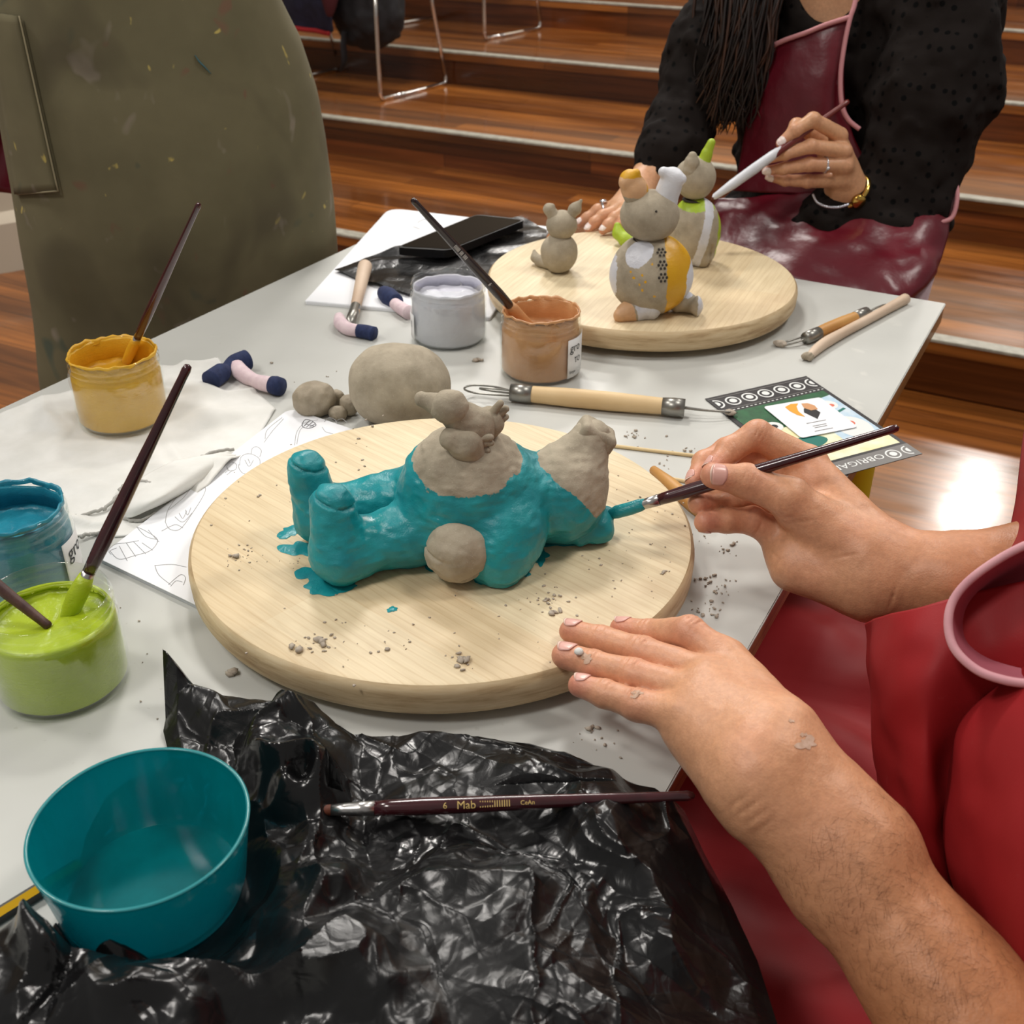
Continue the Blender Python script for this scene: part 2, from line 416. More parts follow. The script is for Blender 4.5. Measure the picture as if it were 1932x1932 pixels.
def thin_plastic(name, tint, gl=0.09, tr=0.0, trcol=(255, 255, 255), rough=0.08, opaq=0.0, bump=0):
    t = NT(name); tb = t.n('ShaderNodeBsdfTransparent'); tb.inputs[0].default_value = lin(tint)
    sh = tb.outputs[0]
    if opaq:
        d = t.n('ShaderNodeBsdfDiffuse'); d.inputs[0].default_value = lin(trcol); tl = t.n('ShaderNodeBsdfTranslucent'); tl.inputs[0].default_value = lin(trcol)
        m0 = t.n('ShaderNodeMixShader'); m0.inputs[0].default_value = tr; t.l(d.outputs[0], m0.inputs[1]); t.l(tl.outputs[0], m0.inputs[2])
        m1 = t.n('ShaderNodeMixShader')
        op = t.ramp(t.noise(t.coord((1, 1, 0.4)), 30, 4, 0.6), [(0.35, (opaq-0.08,)*3+(1,)), (0.7, (opaq+0.08,)*3+(1,))]); t.l(op, m1.inputs[0])
        t.l(sh, m1.inputs[1]); t.l(m0.outputs[0], m1.inputs[2]); sh = m1.outputs[0]
    gb = t.n('ShaderNodeBsdfGlossy'); gb.inputs['Roughness'].default_value = rough; gb.inputs[0].default_value = (1, 1, 1, 1)
    lw = t.n('ShaderNodeLayerWeight'); lw.inputs[0].default_value = 0.5
    f = t.math('ADD', t.math('MULTIPLY', t.math('POWER', lw.outputs['Facing'], 4.0), 0.4), 0.045)
    m2 = t.n('ShaderNodeMixShader'); t.l(f, m2.inputs[0]); t.l(sh, m2.inputs[1]); t.l(gb.outputs[0], m2.inputs[2])
    return t.done(m2.outputs[0])
M_jar = thin_plastic('clear plastic', (253, 254, 253), rough=0.035)
M_tub = thin_plastic('teal translucent plastic', (60, 168, 184), rough=0.15, opaq=0.56, tr=0.5, trcol=(0, 172, 178))
M_tubrim = thin_plastic('teal plastic rim', (90, 190, 196), rough=0.2, opaq=0.8, tr=0.4, trcol=(70, 180, 186))
M_label = mat('white sticker', (232, 232, 232), 0.5)
M_ink = mat('dark print', (40, 42, 46), 0.6)
M_maroon = mat('maroon lacquer', (52, 14, 20), 0.22, (64, 20, 26), 60, Coat_Weight=0.5)
M_black_lacq = mat('black cherry lacquer', (34, 16, 20), 0.25, Coat_Weight=0.4)
M_metal = mat('brushed ferrule metal', (190, 188, 186), 0.3, Metallic=1.0)
M_chrome = mat('chrome', (225, 222, 218), 0.2, Metallic=1.0)
M_bristle = mat('brush hair', (96, 46, 26), 0.6)
M_gold = mat('gold print', (206, 178, 110), 0.4)
M_beech = mat('beech wood', (222, 194, 148), 0.55, (206, 172, 122), 8, (1, 1, 1), bscale=300, bstr=0.1)
M_beech2 = mat('honey wood', (200, 150, 82), 0.5, (180, 126, 62), 10)
M_palewood = mat('pale wood', (212, 190, 168), 0.6, (196, 170, 146), 10)
M_bamboo = mat('bamboo stick', (222, 198, 150), 0.6)
M_steel = mat('wire steel', (150, 148, 142), 0.35, Metallic=0.9)
M_navy = mat('navy fabric', (24, 36, 74), 0.85, (34, 48, 88), 200, bscale=900, bstr=0.4)
M_pink = mat('pink fabric', (214, 190, 198), 0.85, (226, 206, 210), 120, bscale=700, bstr=0.3)
M_canvas = mat('white canvas', (226, 226, 222), 0.9, (216, 216, 211), 30, bscale=1200, bstr=0.3, bdist=0.0006)
M_fray = mat('frayed hem thread', (168, 166, 160), 0.95)
M_crumb = mat('dry clay crumb', (186, 175, 160), 0.9, (160, 148, 134), 300)
M_dark_line = mat('dark incised line', (52, 46, 40), 0.9)
M_phone = mat('black phone body', (14, 14, 16), 0.35)
M_screen = mat('phone glass', (10, 10, 12), 0.04)
M_pyel2 = M_pyel
# ------------------------------------------------------------------ room
floor = struct('floor', box((-9, -3.5, -0.05), (4, 2.864, 0.0)), M_floor, smooth=False)
ys = [2.864, 3.773, 4.650, 5.561, 6.46, 7.36]; zs = [0.150, 0.2864, 0.4272, 0.564, 0.702, 0.84]
for i, (y, z) in enumerate(zip(ys, zs)):
    z0 = 0 if i == 0 else zs[i-1]; y1 = ys[i+1] if i < 5 else 11.0
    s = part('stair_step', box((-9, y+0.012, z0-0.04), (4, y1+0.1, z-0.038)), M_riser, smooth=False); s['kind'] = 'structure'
    s2 = part('stair_tread', box((-9, y, z-0.038), (4, y1+0.05, z), 0.003), M_floor, smooth=False); s2['kind'] = 'structure'
    s3 = part('trim_%d' % (i+1), box((-9, y-0.002, z-0.006), (4, y+0.048, z+0.002), 0.0015), M_nose, smooth=False); s3['kind'] = 'structure'
M_wall = mat('warm white wall', (196, 182, 160), 0.9)
struct('wall_back', box((-9, 11.0, 0), (4, 11.1, 5.2)), M_wall, smooth=False)
struct('wall_left', box((-9.1, -3.5, 0), (-9.0, 11.0, 5.2)), M_wall, smooth=False)
# pale column foot seen past the standing person
M_beige = mat('beige plaster', (176, 164, 146), 0.8)
p = at(0, 520, 0.0)
struct('trim_7', lathe([(0.52, 0), (0.52, 0.16), (0.50, 0.18), (0.48, 0.19), (0.48, 3.0)], (p[0]-0.46, p[1]+0.28, 0), 64), M_beige, angle=30)
# ------------------------------------------------------------------ table
TX0, TX1, TY0, TY1 = -0.955, -0.149, -0.16, 1.4625
table = thing('table', 'grey topped work table with wooden edge and yellow legs, under everything being painted', 'table', (TX0/2+TX1/2, 0.65, 0))
part('tabletop', box((TX0, TY0, ZT-0.004), (TX1, TY1, ZT), 0.001), M_table, table, smooth=False)
part('edge_band', box((TX0+0.001, TY0+0.001, ZT-0.026), (TX1-0.001, TY1-0.001, ZT-0.004), 0.001), M_edge, table, smooth=False)
lt = at(1709, 742, 0.70)
for lx, ly in ((TX1-0.045, lt[1]), (TX0+0.05, lt[1]), (TX1-0.045, 0.0), (TX0+0.05, 0.0)):
    part('leg', lathe([(0.03, 0.0), (0.03, 0.703)], (lx, ly, 0.001), 32), M_yellow, table, angle=40)
# ------------------------------------------------------------------ round boards
def board(c, R, mt, label, stain=None):
    r = thing('round_board', label, 'board', (c[0], c[1], ZT), 'round wooden turning boards')
    z0, z1 = 0.009, 0.0345
    def f(P):                                       # gentle unevenness of the lathe profile
        return P
    part('board_top', lathe([(0.0, z1), (R*0.5, z1), (R-0.006, z1), (R-0.0035, z1-0.0006)], (c[0], c[1], ZT), 128, caps=False), mt, r)
    part('rim', lathe([(R-0.0035, z1-0.0006), (R-0.001, z1-0.003), (R, z1-0.008), (R-0.0005, z0+0.006), (R-0.003, z0+0.001), (R-0.006, z0), (0.0, z0)], (c[0], c[1], ZT), 128, caps=False), M_mrim, r)
    part('turning_base', lathe([(R*0.55, 0.0), (R*0.55, z0)], (c[0], c[1], ZT), 64), M_phone, r, angle=40)
    return r
B1 = V(-0.4028, 0.6392, ZT+0.0345); B2 = V(-0.4986, 1.2807, ZT+0.0345); BZ = ZT+0.0345
board1 = board(B1, 0.1996, M_maple1, 'round pale wooden board under the teal clay figure, edge under the flat hand')
board2 = board(B2, 0.196, M_maple2, 'round worn wooden board holding the three little clay cats')
# ------------------------------------------------------------------ jars
def jar(label, c, pm, lvl, top, sticker=None, R=0.0447, H=0.0722, ragged=0.002, seed=0):
    c = np.array(c, float); r = thing('paint_jar', label, 'paint jar', c, 'clear plastic jars of glaze')
    S = 72
    o = [(0, 0.0006), (R-0.005, 0.0), (R-0.0012, 0.0012), (R, 0.005), (R, H*0.72), (R*0.99, H*0.755), (R*0.945, H*0.785), (R*0.938, H*0.815), (R*0.975, H*0.832),
         (R*0.975, H*0.852), (R*0.938, H*0.868), (R*0.938, H*0.892), (R*0.975, H*0.908), (R*0.975, H*0.928), (R*0.94, H*0.945), (R*0.95, H*0.985), (R*0.94, H), (R*0.925, H), (R*0.915, H*0.985)]
    i = [(R*0.912, H*0.8), (R*0.955, H*0.74), (R-0.0014, H*0.70), (R-0.0014, 0.006), (R-0.005, 0.0022), (0, 0.0022)]
    part('jar_body', lathe(o+i, c, S, caps=False), M_jar, r)
    # glaze: fills the jar, coats the wall above the level
    tz = H*top
    op = [(0, 0.0028), (R-0.006, 0.0028), (R-0.0022, 0.0065), (R-0.0022, H*0.69)]
    if top > 0.76: op += [(R*0.945, H*0.735), (R*0.905, H*0.79), (R*0.905, tz-0.003)]
    k = len(op)
    op += [(R*(0.9 if top > 0.76 else 0.96), tz), (R*(0.885 if top > 0.76 else 0.945), tz-0.002), (R*0.878, H*0.72), (R*0.9, H*lvl+0.006), (R*0.89, H*lvl+0.002), (R*0.84, H*lvl), (R*0.55, H*lvl+0.0005), (R*0.25, H*lvl-0.0005), (0, H*lvl)]
    v, f = lathe(op, c, S, caps=False); v = v.reshape(-1, S, 3)
    rr = np.random.default_rng(seed+5); a = np.linspace(0, 2*np.pi, S, endpoint=False)
    rag = sum(np.sin(a*n+rr.uniform(0, 6))*rr.uniform(.4, 1)/n**0.4 for n in (2, 3, 5, 8, 13, 19))*ragged*0.45
    for q in (k-1, k, k+1): v[q, :, 2] += np.clip(rag, -1, H-0.001-v[q, 0, 2]+c[2])
    for q in range(k+2, len(op)-1):
        n_ = fbm(v[q]*1.0, 130, 2, seed); rad = v[q, :, :2]-c[:2]; rad /= np.linalg.norm(rad, axis=1, keepdims=True)+1e-9
        if q < k+4: v[q, :, :2] += rad*np.minimum(n_[:, None]*0.0012, 0.0006)
        else: v[q, :, 2] += n_*0.0016
    part('glaze', (v.reshape(-1, 3), f), pm, r)
    if top > 0.9:                                    # dried crust on the lip
        cr = lathe([(R*0.955, H*0.985), (R*0.945, H+0.0008), (R*0.925, H+0.0014), (R*0.905, H*0.99), (R*0.9, H*0.95)], c, 96, caps=False)
        cv = cr[0]; cv += np.stack([fbm(cv, 160, 2, seed+9)*0.0012, fbm(cv, 160, 2, seed+19)*0.0012, fbm(cv, 120, 2, seed+29)*0.0018], 1); part('dried_rim', (cv, cr[1]), pm, r)
    if sticker is not None:
        a0, a1, z0, z1, lines = sticker; n = 16
        P = np.array([[c+V(math.cos(a0+(a1-a0)*u/n)*(R+0.0004), math.sin(a0+(a1-a0)*u/n)*(R+0.0004), zz) for u in range(n+1)] for zz in np.linspace(z0, z1, 4)])
        lb = part('sticker', thick(P, -0.0002), M_label, r)
        for s, ax, zz, size in lines:
            v, f = text_vf(s, size); Rr = R+0.0009
            ang = ax+v[:, 0]/Rr; part('lettering', (np.stack([c[0]+np.cos(ang)*Rr, c[1]+np.sin(ang)*Rr, c[2]+zz+v[:, 1]], 1), f), M_ink, lb, smooth=False)
    return r
def cam_ang(c): return math.atan2(-c[1], -c[0])      # direction from the object to the camera
def jbase(px, py, H=0.0722, z=ZT): P = at(px, py, z+H); return V(P[0], P[1], z)
JY = jbase(211, 664, z=ZT+0.004); JB = jbase(8, 957, z=ZT+0.004); JG = jbase(82, 1126); JC = jbase(1021, 584); JL = jbase(845, 527)
cc = cam_ang(JC); cb = cam_ang(JB); cl = cam_ang(JL)
jarY = jar('clear jar of ochre yellow glaze standing on the white cloth', JY, M_pyel, 0.62, 0.985, ragged=0.003, seed=1)
jarB = jar('clear jar of blue glaze at the left edge, behind the lime green jar', JB, M_pblu, 0.66, 0.94, (cb+0.75, cb+1.5, 0.006, 0.047, [('gro', cb+0.85, 0.031, 0.017)]), ragged=0.003, seed=2)
jarG = jar('clear jar of lime green glaze holding two brushes', JG, M_pgrn, 0.66, 0.77, ragged=0.002, seed=3)
jarC = jar('clear jar of caramel brown glaze with a white sticker and crusted rim', JC, M_pcar, 0.60, 0.985, (cc+0.72, cc+1.65, 0.006, 0.05, [('gro', cc+0.78, 0.036, 0.0135), ('TO', cc+0.95, 0.022, 0.009), ('Impe', cc+0.78, 0.011, 0.005)]), ragged=0.004, seed=4)
jarL = jar('clear jar of pale lavender grey glaze without a brush', JL, M_pgry, 0.70, 0.90, (cl-1.6, cl-1.12, 0.006, 0.036, [('l', cl-1.3, 0.02, 0.012)]), ragged=0.002, seed=5)
# ------------------------------------------------------------------ brushes
def brush(label, tip, end, dipped=None, hm=None, r=0.0046, bm=None, sub='paintbrush', ferrule=True):
    tip, end = np.array(tip, float), np.array(end, float); hm = hm or M_maroon
    o = thing(sub, label, 'paintbrush', (tip+end)/2, 'artist paintbrushes')
    part('handle', rod(tip+(end-tip)*0.19, end, [(0, 0), (r*0.82, 0.002), (r*0.9, 0.06), (r, 0.16), (r*0.92, 0.35), (r*0.68, 0.7), (r*0.55, 0.94), (r*0.58, 0.975), (r*0.45, 0.993), (0, 1)], 20), hm, o)
    if ferrule: part('ferrule', rod(tip+(end-tip)*0.09, tip+(end-tip)*0.2, [(0, 0), (r*0.62, 0.0), (r*0.7, 0.3), (r*0.78, 0.62), (r*0.84, 0.66), (r*0.8, 0.7), (r*0.86, 0.98), (0, 1)], 20), M_metal, o)
    part('bristles', rod(tip, tip+(end-tip)*0.1, [(0, 0), (r*0.25, 0.06), (r*0.6, 0.5), (r*0.62, 1.0)], 16), bm or M_bristle, o)
    if dipped:
        m, u0, u1, k = dipped; a = tip+(end-tip)*u0; b = tip+(end-tip)*u1
        v, f = rod(a, b, [(0, 0), (r*0.7*k, 0.05), (r*1.05*k, 0.3), (r*1.1*k, 0.6), (r*1.05*k, 0.85), (r*0.8*k, 1.0)], 24)
        v = v+np.stack([vnoise(v, 180, s)*0.0007 for s in (1, 2, 3)], 1); part('wet_glaze', (v, f), m, o)
    return o
def wrap_text(s, size, A, d, r, up, m, parent, name='lettering', sx=1.0):
    v, f = text_vf(s, size); w = nrm(np.cross(up, d)); 
    y = (v[:, 1]-size*0.35)/r; P = A+np.outer(v[:, 0]*sx, d)+(np.outer(np.cos(y), up)+np.outer(np.sin(y), w))*r
    return part(name, (P, f), m, parent, smooth=False)
def lean(tip, zt0, rim, zr, ey):
    """tip in the glaze, resting on the rim, sticking out until photo row ey"""
    p, r = at(*tip, zt0), at(*rim, zr); t_ = np.linspace(1, 9, 1600); k = np.argmin([abs(pj(p+(r-p)*q)[1]-ey) for q in t_]); return p, p+(r-p)*t_[k], 1/t_[k]
P0, e, u = lean((235, 690), JY[2]+.040, (258, 640), JY[2]+.0755, 383); brY = brush('dark red paintbrush standing in the ochre yellow jar', P0, e, (M_pyel, -0.02, u*1.02, 1.05))
P0, e, u = lean((125, 1168), ZT+.043, (165, 1085), ZT+.0750, 687); brG = brush('long dark red paintbrush leaning out of the lime green jar towards the sketchbook', P0, e, (M_pgrn, -0.02, u*.98, 1.15), r=0.0052)
P0 = at(95, 1184, ZT+0.047); brG2 = brush('worn brown brush handle reaching in over the left rim of the lime green jar', ad(-190, 960, dep(P0)-0.02), P0, hm=mat('worn handle', (96, 66, 58), 0.5, (62, 34, 34), 90), r=0.0056)
P0, e, u = lean((1006, 625), ZT+.038, (962, 577), ZT+.0765, 375); brC = brush('black cherry paintbrush standing in the caramel jar, tip of handle over the phone', P0, e, (M_pcar, -0.02, u*1.04, 1.1), hm=M_black_lacq, r=0.0056)
print('brush ends', pj(e), u)
d_ = nrm(e-P0); L_ = np.linalg.norm(e-P0); u_ = nrm((CAM-P0)-d_*((CAM-P0)@d_))
wrap_text('IIIIII III IIII', 0.006, P0+d_*L_*0.70, -d_, 0.0056, u_, M_label, brC)
wrap_text('6', 0.006, P0+d_*L_*0.42, -d_, 0.0059, u_, M_label, brC)
# brush held over the figure
TIPB = at(1140, 974, BZ+0.016); ENDB = ad(1697, 806, 0.80)
brH = brush('dark red paintbrush in the hand, painting the clay ear teal', TIPB, ENDB, (M_teal, 0.0, 0.155, 0.85), r=0.0054)
# brush lying on the plastic bag
A_ = at(556, 1531, ZT+0.020); E_ = at(1312, 1501, ZT+0.024)
brM = brush('dark red paintbrush lying across the black plastic bag', A_, E_, r=0.0052)
d_ = nrm(E_-A_); L_ = np.linalg.norm(E_-A_); u_ = nrm((CAM-A_)-d_*((CAM-A_)@d_))
for s, u, sz in (('6', 0.368, 0.0052), ('Mab', 0.402, 0.0066), ('IIIIIIIIIIIII', 0.458, 0.0056), ('CeAn', 0.56, 0.0036)):
    wrap_text(s, sz, A_+d_*L_*u, d_, 0.0054 if u < 0.45 else 0.0050, u_, M_gold, brM)
# ------------------------------------------------------------------ wooden tools
def tool(label, a, b, r, m, name='modelling_tool', catg='clay tool', ferr=(0.0, 1.0), fl=0.1, group=None, bow=0.0):
    a, b = np.array(a, float), np.array(b, float); o = thing(name, label, catg, (a+b)/2, group); d = b-a
    part('handle', rod(a, b, [(0, 0), (r*0.8, 0.004), (r*0.85, 0.1), (r*1.0, 0.35), (r*1.0, 0.6), (r*0.85, 0.9), (r*0.78, 0.995), (0, 1)], 20), m, o)
    for u in ferr:
        q0, q1 = (a-d*0.002, a+d*fl) if u == 0 else (b-d*fl, b+d*0.002)
        part('ferrule', rod(q0, q1, [(0, 0), (r*0.9, 0.0), (r*0.98, 0.5), (r*0.95, 1.0), (0, 1)], 20), M_steel, o)
    return o
zt = ZT+0.0105
a, b = at(964, 740, zt), at(1291, 770, zt)
tl = tool('beech loop tool with steel ends lying behind the near board', a, b, 0.0100, M_beech, 'loop_tool', ferr=(0, 1), fl=0.125)
lp = [at(*q) for q in ((966, 738, zt), (930, 729, zt+0.004), (890, 727, zt+0.004), (876, 734, zt), (900, 742, ZT+0.003), (966, 747, ZT+0.006))]
part('wire_loop', tube(cat(lp, 6), 0.0011, 6), M_steel, tl)
lp = [at(*q) for q in ((966, 742, zt), (930, 738, zt+0.001), (905, 733, zt+0.002), (925, 733, zt+0.005), (966, 737, zt+0.004))]
part('wire_loop', tube(cat(lp, 6), 0.0011, 6), M_steel, tl)
part('needle', tube(cat([at(1290, 769, zt), at(1330, 774, zt-0.001), at(1372, 777, ZT+0.007), at(1391, 779, ZT+0.004)], 6), [0.0018, 0.0014, 0.0012, 0.0006], 8), M_steel, tl)
v, f = sdf_mesh(lambda P: d_ell(P, at(1378, 778, ZT+0.005), (0.006, 0.004, 0.003))+vnoise(P, 500)*0.0006, *bounds([at(1378, 778, ZT+0.005)], 0.01), 0.0007); part('clay_bit', (v, f), M_crumb, tl)
a, b = at(1520, 638, ZT+0.008), at(1634, 590, ZT+0.008)
t2 = tool('honey coloured ribbon tool beside the far board, left of the pale curved tool', a, b, 0.0078, M_beech2, 'ribbon_tool', ferr=(0, 1), fl=0.2)
for q in ([(1512, 636, ZT+0.008), (1490, 643, ZT+0.007), (1468, 648, ZT+0.004), (1476, 652, ZT+0.003), (1500, 646, ZT+0.006), (1516, 641, ZT+0.008)], [(1632, 592, ZT+0.008), (1655, 580, ZT+0.009), (1672, 575, ZT+0.006), (1660, 586, ZT+0.004), (1640, 590, ZT+0.007)]):
    part('wire_loop', tube(cat([at(*k) for k in q], 6), 0.0013, 6), M_steel, t2)
v, f = sdf_mesh(lambda P: d_ell(P, at(1472, 648, ZT+0.004), (0.008, 0.005, 0.004))+vnoise(P, 400)*0.0008, *bounds([at(1472, 648, ZT+0.004)], 0.014), 0.001); part('clay_bit', (v, f), M_crumb, t2)
o = thing('modelling_tool', 'pale curved wooden modelling tool near the far table corner', 'clay tool', at(1610, 620))
pts = cat([at(1527, 672, ZT+0.005), at(1552, 650, ZT+0.006), at(1590, 628, ZT+0.006), at(1650, 596, ZT+0.006), at(1708, 564, ZT+0.006)], 8)
part('handle', tube(pts, [0.004, 0.0062, 0.0066, 0.006, 0.0058, 0.006, 0.0072], 14), M_palewood, o)
v, f = sdf_mesh(lambda P: d_ell(P, at(1524, 673, ZT+0.005), (0.007, 0.005, 0.005))+vnoise(P, 400)*0.0012, *bounds([at(1524, 673, ZT+0.005)], 0.014), 0.001); part('clay_tip', (v, f), M_clay2, o)
for lab, p, q, r in (('thin bamboo stick behind the clay snout, nearer the loop tool', (1130, 838), (1345, 864), 0.0018), ('thin bamboo stick by the fingers, nearer the board', (1212, 893), (1325, 914), 0.0018)):
    a, b = at(*p, ZT+r), at(*q, ZT+r); tag(part('bamboo_stick', rod(a, b, [(0, 0), (r, 0.003), (r*0.95, 0.99), (0, 1)], 12), M_bamboo, loc=(a+b)/2), lab, 'stick', 'bamboo sticks on the table')
a, b = at(1230, 884, ZT+0.006), at(1345, 985, ZT+0.006)
o = thing('modelling_tool', 'short honey wood tool half under the fingers holding the brush', 'clay tool', (a+b)/2)
part('handle', rod(a, b, [(0, 0), (0.004, 0.02), (0.0068, 0.3), (0.007, 0.7), (0.005, 0.98), (0, 1)], 16), M_beech2, o)
# tools with fabric wrapped ends
o = thing('wrapped_tool', 'wooden handled tool with pink and navy wrapped tip, on the white paper', 'clay tool', at(680, 560))
a, b = at(690, 497, ZT+0.016), at(668, 592, ZT+0.01)
part('handle', rod(a, b, [(0, 0), (0.006, 0.01), (0.0095, 0.06), (0.0092, 0.2), (0.0075, 0.6), (0.0062, 0.97), (0, 1)], 18), M_palewood, o)
part('ferrule', rod(at(671, 578, ZT+0.012), at(660, 612, ZT+0.007), [(0, 0), (0.0066, 0.0), (0.0066, 0.9), (0, 1)], 16), M_steel, o)
part('pink_wrap', tube(cat([at(640, 598, ZT+0.007), at(643, 610, ZT+0.008), at(656, 620, ZT+0.008), at(676, 624, ZT+0.008)], 6), [0.006, 0.0085, 0.008, 0.0075], 14), M_pink, o, label='pink wrapped part')
part('navy_wrap', tube(cat([at(675, 624, ZT+0.008), at(690, 626, ZT+0.008), at(706, 630, ZT+0.0075)], 6), [0.008, 0.0085, 0.0088], 14), M_navy, o, label='navy wrapped end')
o = thing('wrapped_tool', 'navy and pink fabric wrapped T shaped stick lying on the corner of the white cloth', 'clay tool', at(460, 708))
part('cross_bar', tube(cat([at(397, 718, ZT+0.012), at(418, 703, ZT+0.013), at(428, 697, ZT+0.013), at(444, 687, ZT+0.013), at(466, 679, ZT+0.013)], 5), [0.011, 0.0105, 0.007, 0.011, 0.0115], 16), M_navy, o, label='navy wrapped bar')
part('stem', tube(cat([at(446, 694, ZT+0.012), at(458, 705, ZT+0.011), at(472, 714, ZT+0.009), at(492, 722, ZT+0.010), at(515, 727, ZT+0.01)], 5), [0.0095, 0.009, 0.0085, 0.0072, 0.0085, 0.009], 16), M_pink, o, label='pink wrapped stem')
part('stem_end', tube([at(512, 726, ZT+0.010), at(522, 728, ZT+0.010), at(532, 730, ZT+0.010)], [0.0095, 0.0105, 0.0095], 16), M_navy, o, label='navy wrapped end')
o = thing('wrapped_tool', 'navy wrapped stick end half hidden behind the lavender grey jar', 'clay tool', at(750, 570))
part('cross_bar', tube(cat([at(724, 552, ZT+0.010), at(734, 560, ZT+0.011), at(748, 570, ZT+0.010)], 5), [0.009, 0.012, 0.010], 16), M_navy, o, label='navy wrapped bar')
part('stem', tube(cat([at(745, 573, ZT+0.009), at(756, 581, ZT+0.009), at(772, 590, ZT+0.009)], 5), [0.0075, 0.008, 0.009], 16), M_pink, o, label='pink wrapped stem')
# ------------------------------------------------------------------ clay lumps
def lump(label, px, py, rx, rz, seed, rough=0.12, m=None, sq=0.9, z=ZT, rg=None, group='lumps of spare clay'):
    """rx in pixels; stands on the table, photo position = centre"""
    P = at(px, py, z); k = dep(P)/F; R = rx*k; H = rz*R; c = at(px, py, z+H); 
    right = nrm(V(CM[0][0], CM[0][1], 0)); fw = V(-right[1], right[0], 0); Rm = np.array([right, fw, V(0, 0, 1)])
    f = lambda Q: np.maximum(smin(d_ell(Q, c, (R, R*sq, H), Rm), d_ell(Q, c+V(0, 0, -H*0.3), (R*0.9, R*sq*0.9, H*0.75), Rm), R*0.2)+vnoise(Q, 1.2/R, seed)*R*rough+vnoise(Q, 3.5/R, seed+3)*R*rough*0.3, z-Q[:, 2])
    v, q = sdf_mesh(f, *bounds([c-R*1.35, c+R*1.35], 0.004), R/26, proj=1)
    return tag(part('clay_lump', (v, q), m or M_clay, loc=(c[0], c[1], z)), label, 'clay', group)
lump('big rounded lump of grey clay beside the lavender grey jar', 753, 722, 88, 0.78, 11, 0.07)
lump('squarish fist of grey clay at the left end of the row of lumps', 591, 752, 42, 0.72, 12, 0.13, M_clay2)
lump('small clay pellet touching the squarish lump, topmost of the pellets', 634, 752, 17, 0.9, 13, 0.12, M_clay2)
lump('small clay pellet right against the big lump', 659, 764, 20, 0.95, 14, 0.12, M_clay2)
lump('small clay pellet in front, nearest the sketchbook', 638, 779, 18, 0.7, 15, 0.12, M_clay2)
# ------------------------------------------------------------------ papers, sketchbook, drawings
def bl(q, u, v, z): return (q[0]*(1-u)*(1-v)+q[1]*u*(1-v)+q[2]*u*v+q[3]*(1-u)*v)*V(1, 1, 0)+V(0, 0, z)
def strokes(lines, z, r, m, parent, name='pencil_drawing'):
    vs = []
    for L in lines:
        P = cat([at(x, y, z) for x, y in L], 5) if len(L) > 2 else np.array([at(x, y, z) for x, y in L]); vs.append(tube(P, r, 4))
    return part(name, join(*vs), m, parent, smooth=False)
zb = ZT+0.0045
A_, B_, E_ = at(185, 1053, zb), at(547, 770, zb), at(360, 1137, zb)
dE = nrm(E_-A_); D_ = A_+dE*0.21; C_ = B_+dE*0.205
sk = thing('sketchbook', 'open sketchbook with pencil animal drawings, half under the near board', 'sketchbook', (A_+C_)/2*V(1, 1, 0)+V(0, 0, ZT))
def rounded_page(zlo, zhi, ins):
    cen = (A_+B_+C_+D_)/4; P = []
    q = [A_, D_, C_, B_]
    for i in range(4):
        p0, p1, p2 = q[i-1], q[i], q[(i+1) % 4]; r = 0.014 if i in (2, 3) else 0.002
        a = p1+nrm(p0-p1)*r; b = p1+nrm(p2-p1)*r
        for t_ in np.linspace(0, 1, 7): P.append(a*(1-t_)**2+2*p1*t_*(1-t_)+b*t_*t_)
    P = np.array(P); P = cen+(P-cen)*(1-ins); return poly_prism(P, zlo, zhi)
part('page_block', rounded_page(ZT+0.0002, ZT+0.0040, 0.006), mat('page edges', (196, 198, 206), 0.8), sk, smooth=False)
part('page', rounded_page(ZT+0.0041, ZT+0.0047, 0.0), M_white, sk, smooth=False)
zs_ = ZT+0.0048
dr = [[(312, 985), (318, 960), (345, 925), (370, 912), (386, 918), (385, 932), (365, 965), (340, 998), (320, 998), (312, 985)], [(330, 975), (345, 985), (362, 968)], [(338, 968), (345, 978), (352, 964)], [(350, 962), (354, 972), (360, 958)],
      [(318, 962), (345, 940), (362, 918)], [(305, 1002), (330, 990), (345, 996)], [(208, 1040), (225, 1055), (255, 1048), (285, 1038), (297, 1018), (275, 1002), (258, 994)], [(225, 1030), (240, 1058)], [(238, 1024), (256, 1050)], [(252, 1022), (275, 1045)], [(268, 1024), (288, 1038)],
      [(258, 994), (275, 1012), (298, 1018)], [(196, 1048), (215, 1028), (240, 1024), (262, 1020)], [(210, 1046), (206, 1040), (220, 1034)], [(292, 1067), (300, 1085), (322, 1103)], [(292, 1067), (325, 1065), (352, 1070)],
      [(318, 1103), (330, 1092), (342, 1084), (350, 1090), (346, 1104)], [(322, 1106), (332, 1096), (344, 1098)],
      [(452, 878), (455, 862), (470, 856), (488, 864), (490, 878), (480, 890), (462, 894), (452, 886), (450, 876)], [(474, 856), (476, 846), (485, 843), (493, 850), (490, 862)], [(428, 880), (436, 872), (446, 876), (444, 886), (432, 888), (428, 880)], [(425, 892), (432, 886)], [(428, 896), (438, 888)], [(398, 900), (420, 882), (445, 858)], [(400, 896), (430, 870)],
      [(462, 868), (470, 880), (478, 868)], [(468, 866), (472, 874)], [(556, 840), (560, 815), (575, 798), (600, 792)], [(560, 838), (566, 812), (580, 800)], [(608, 806), (615, 815), (628, 818)], [(612, 796), (620, 788), (632, 792), (636, 800)], [(632, 796), (645, 790), (655, 798)],
      [(498, 835), (515, 812), (535, 790)], [(500, 828), (505, 810), (532, 788)], [(280, 1000), (292, 1014), (300, 1022)]]
strokes(dr, zs_, 0.0003, M_pencil, sk)
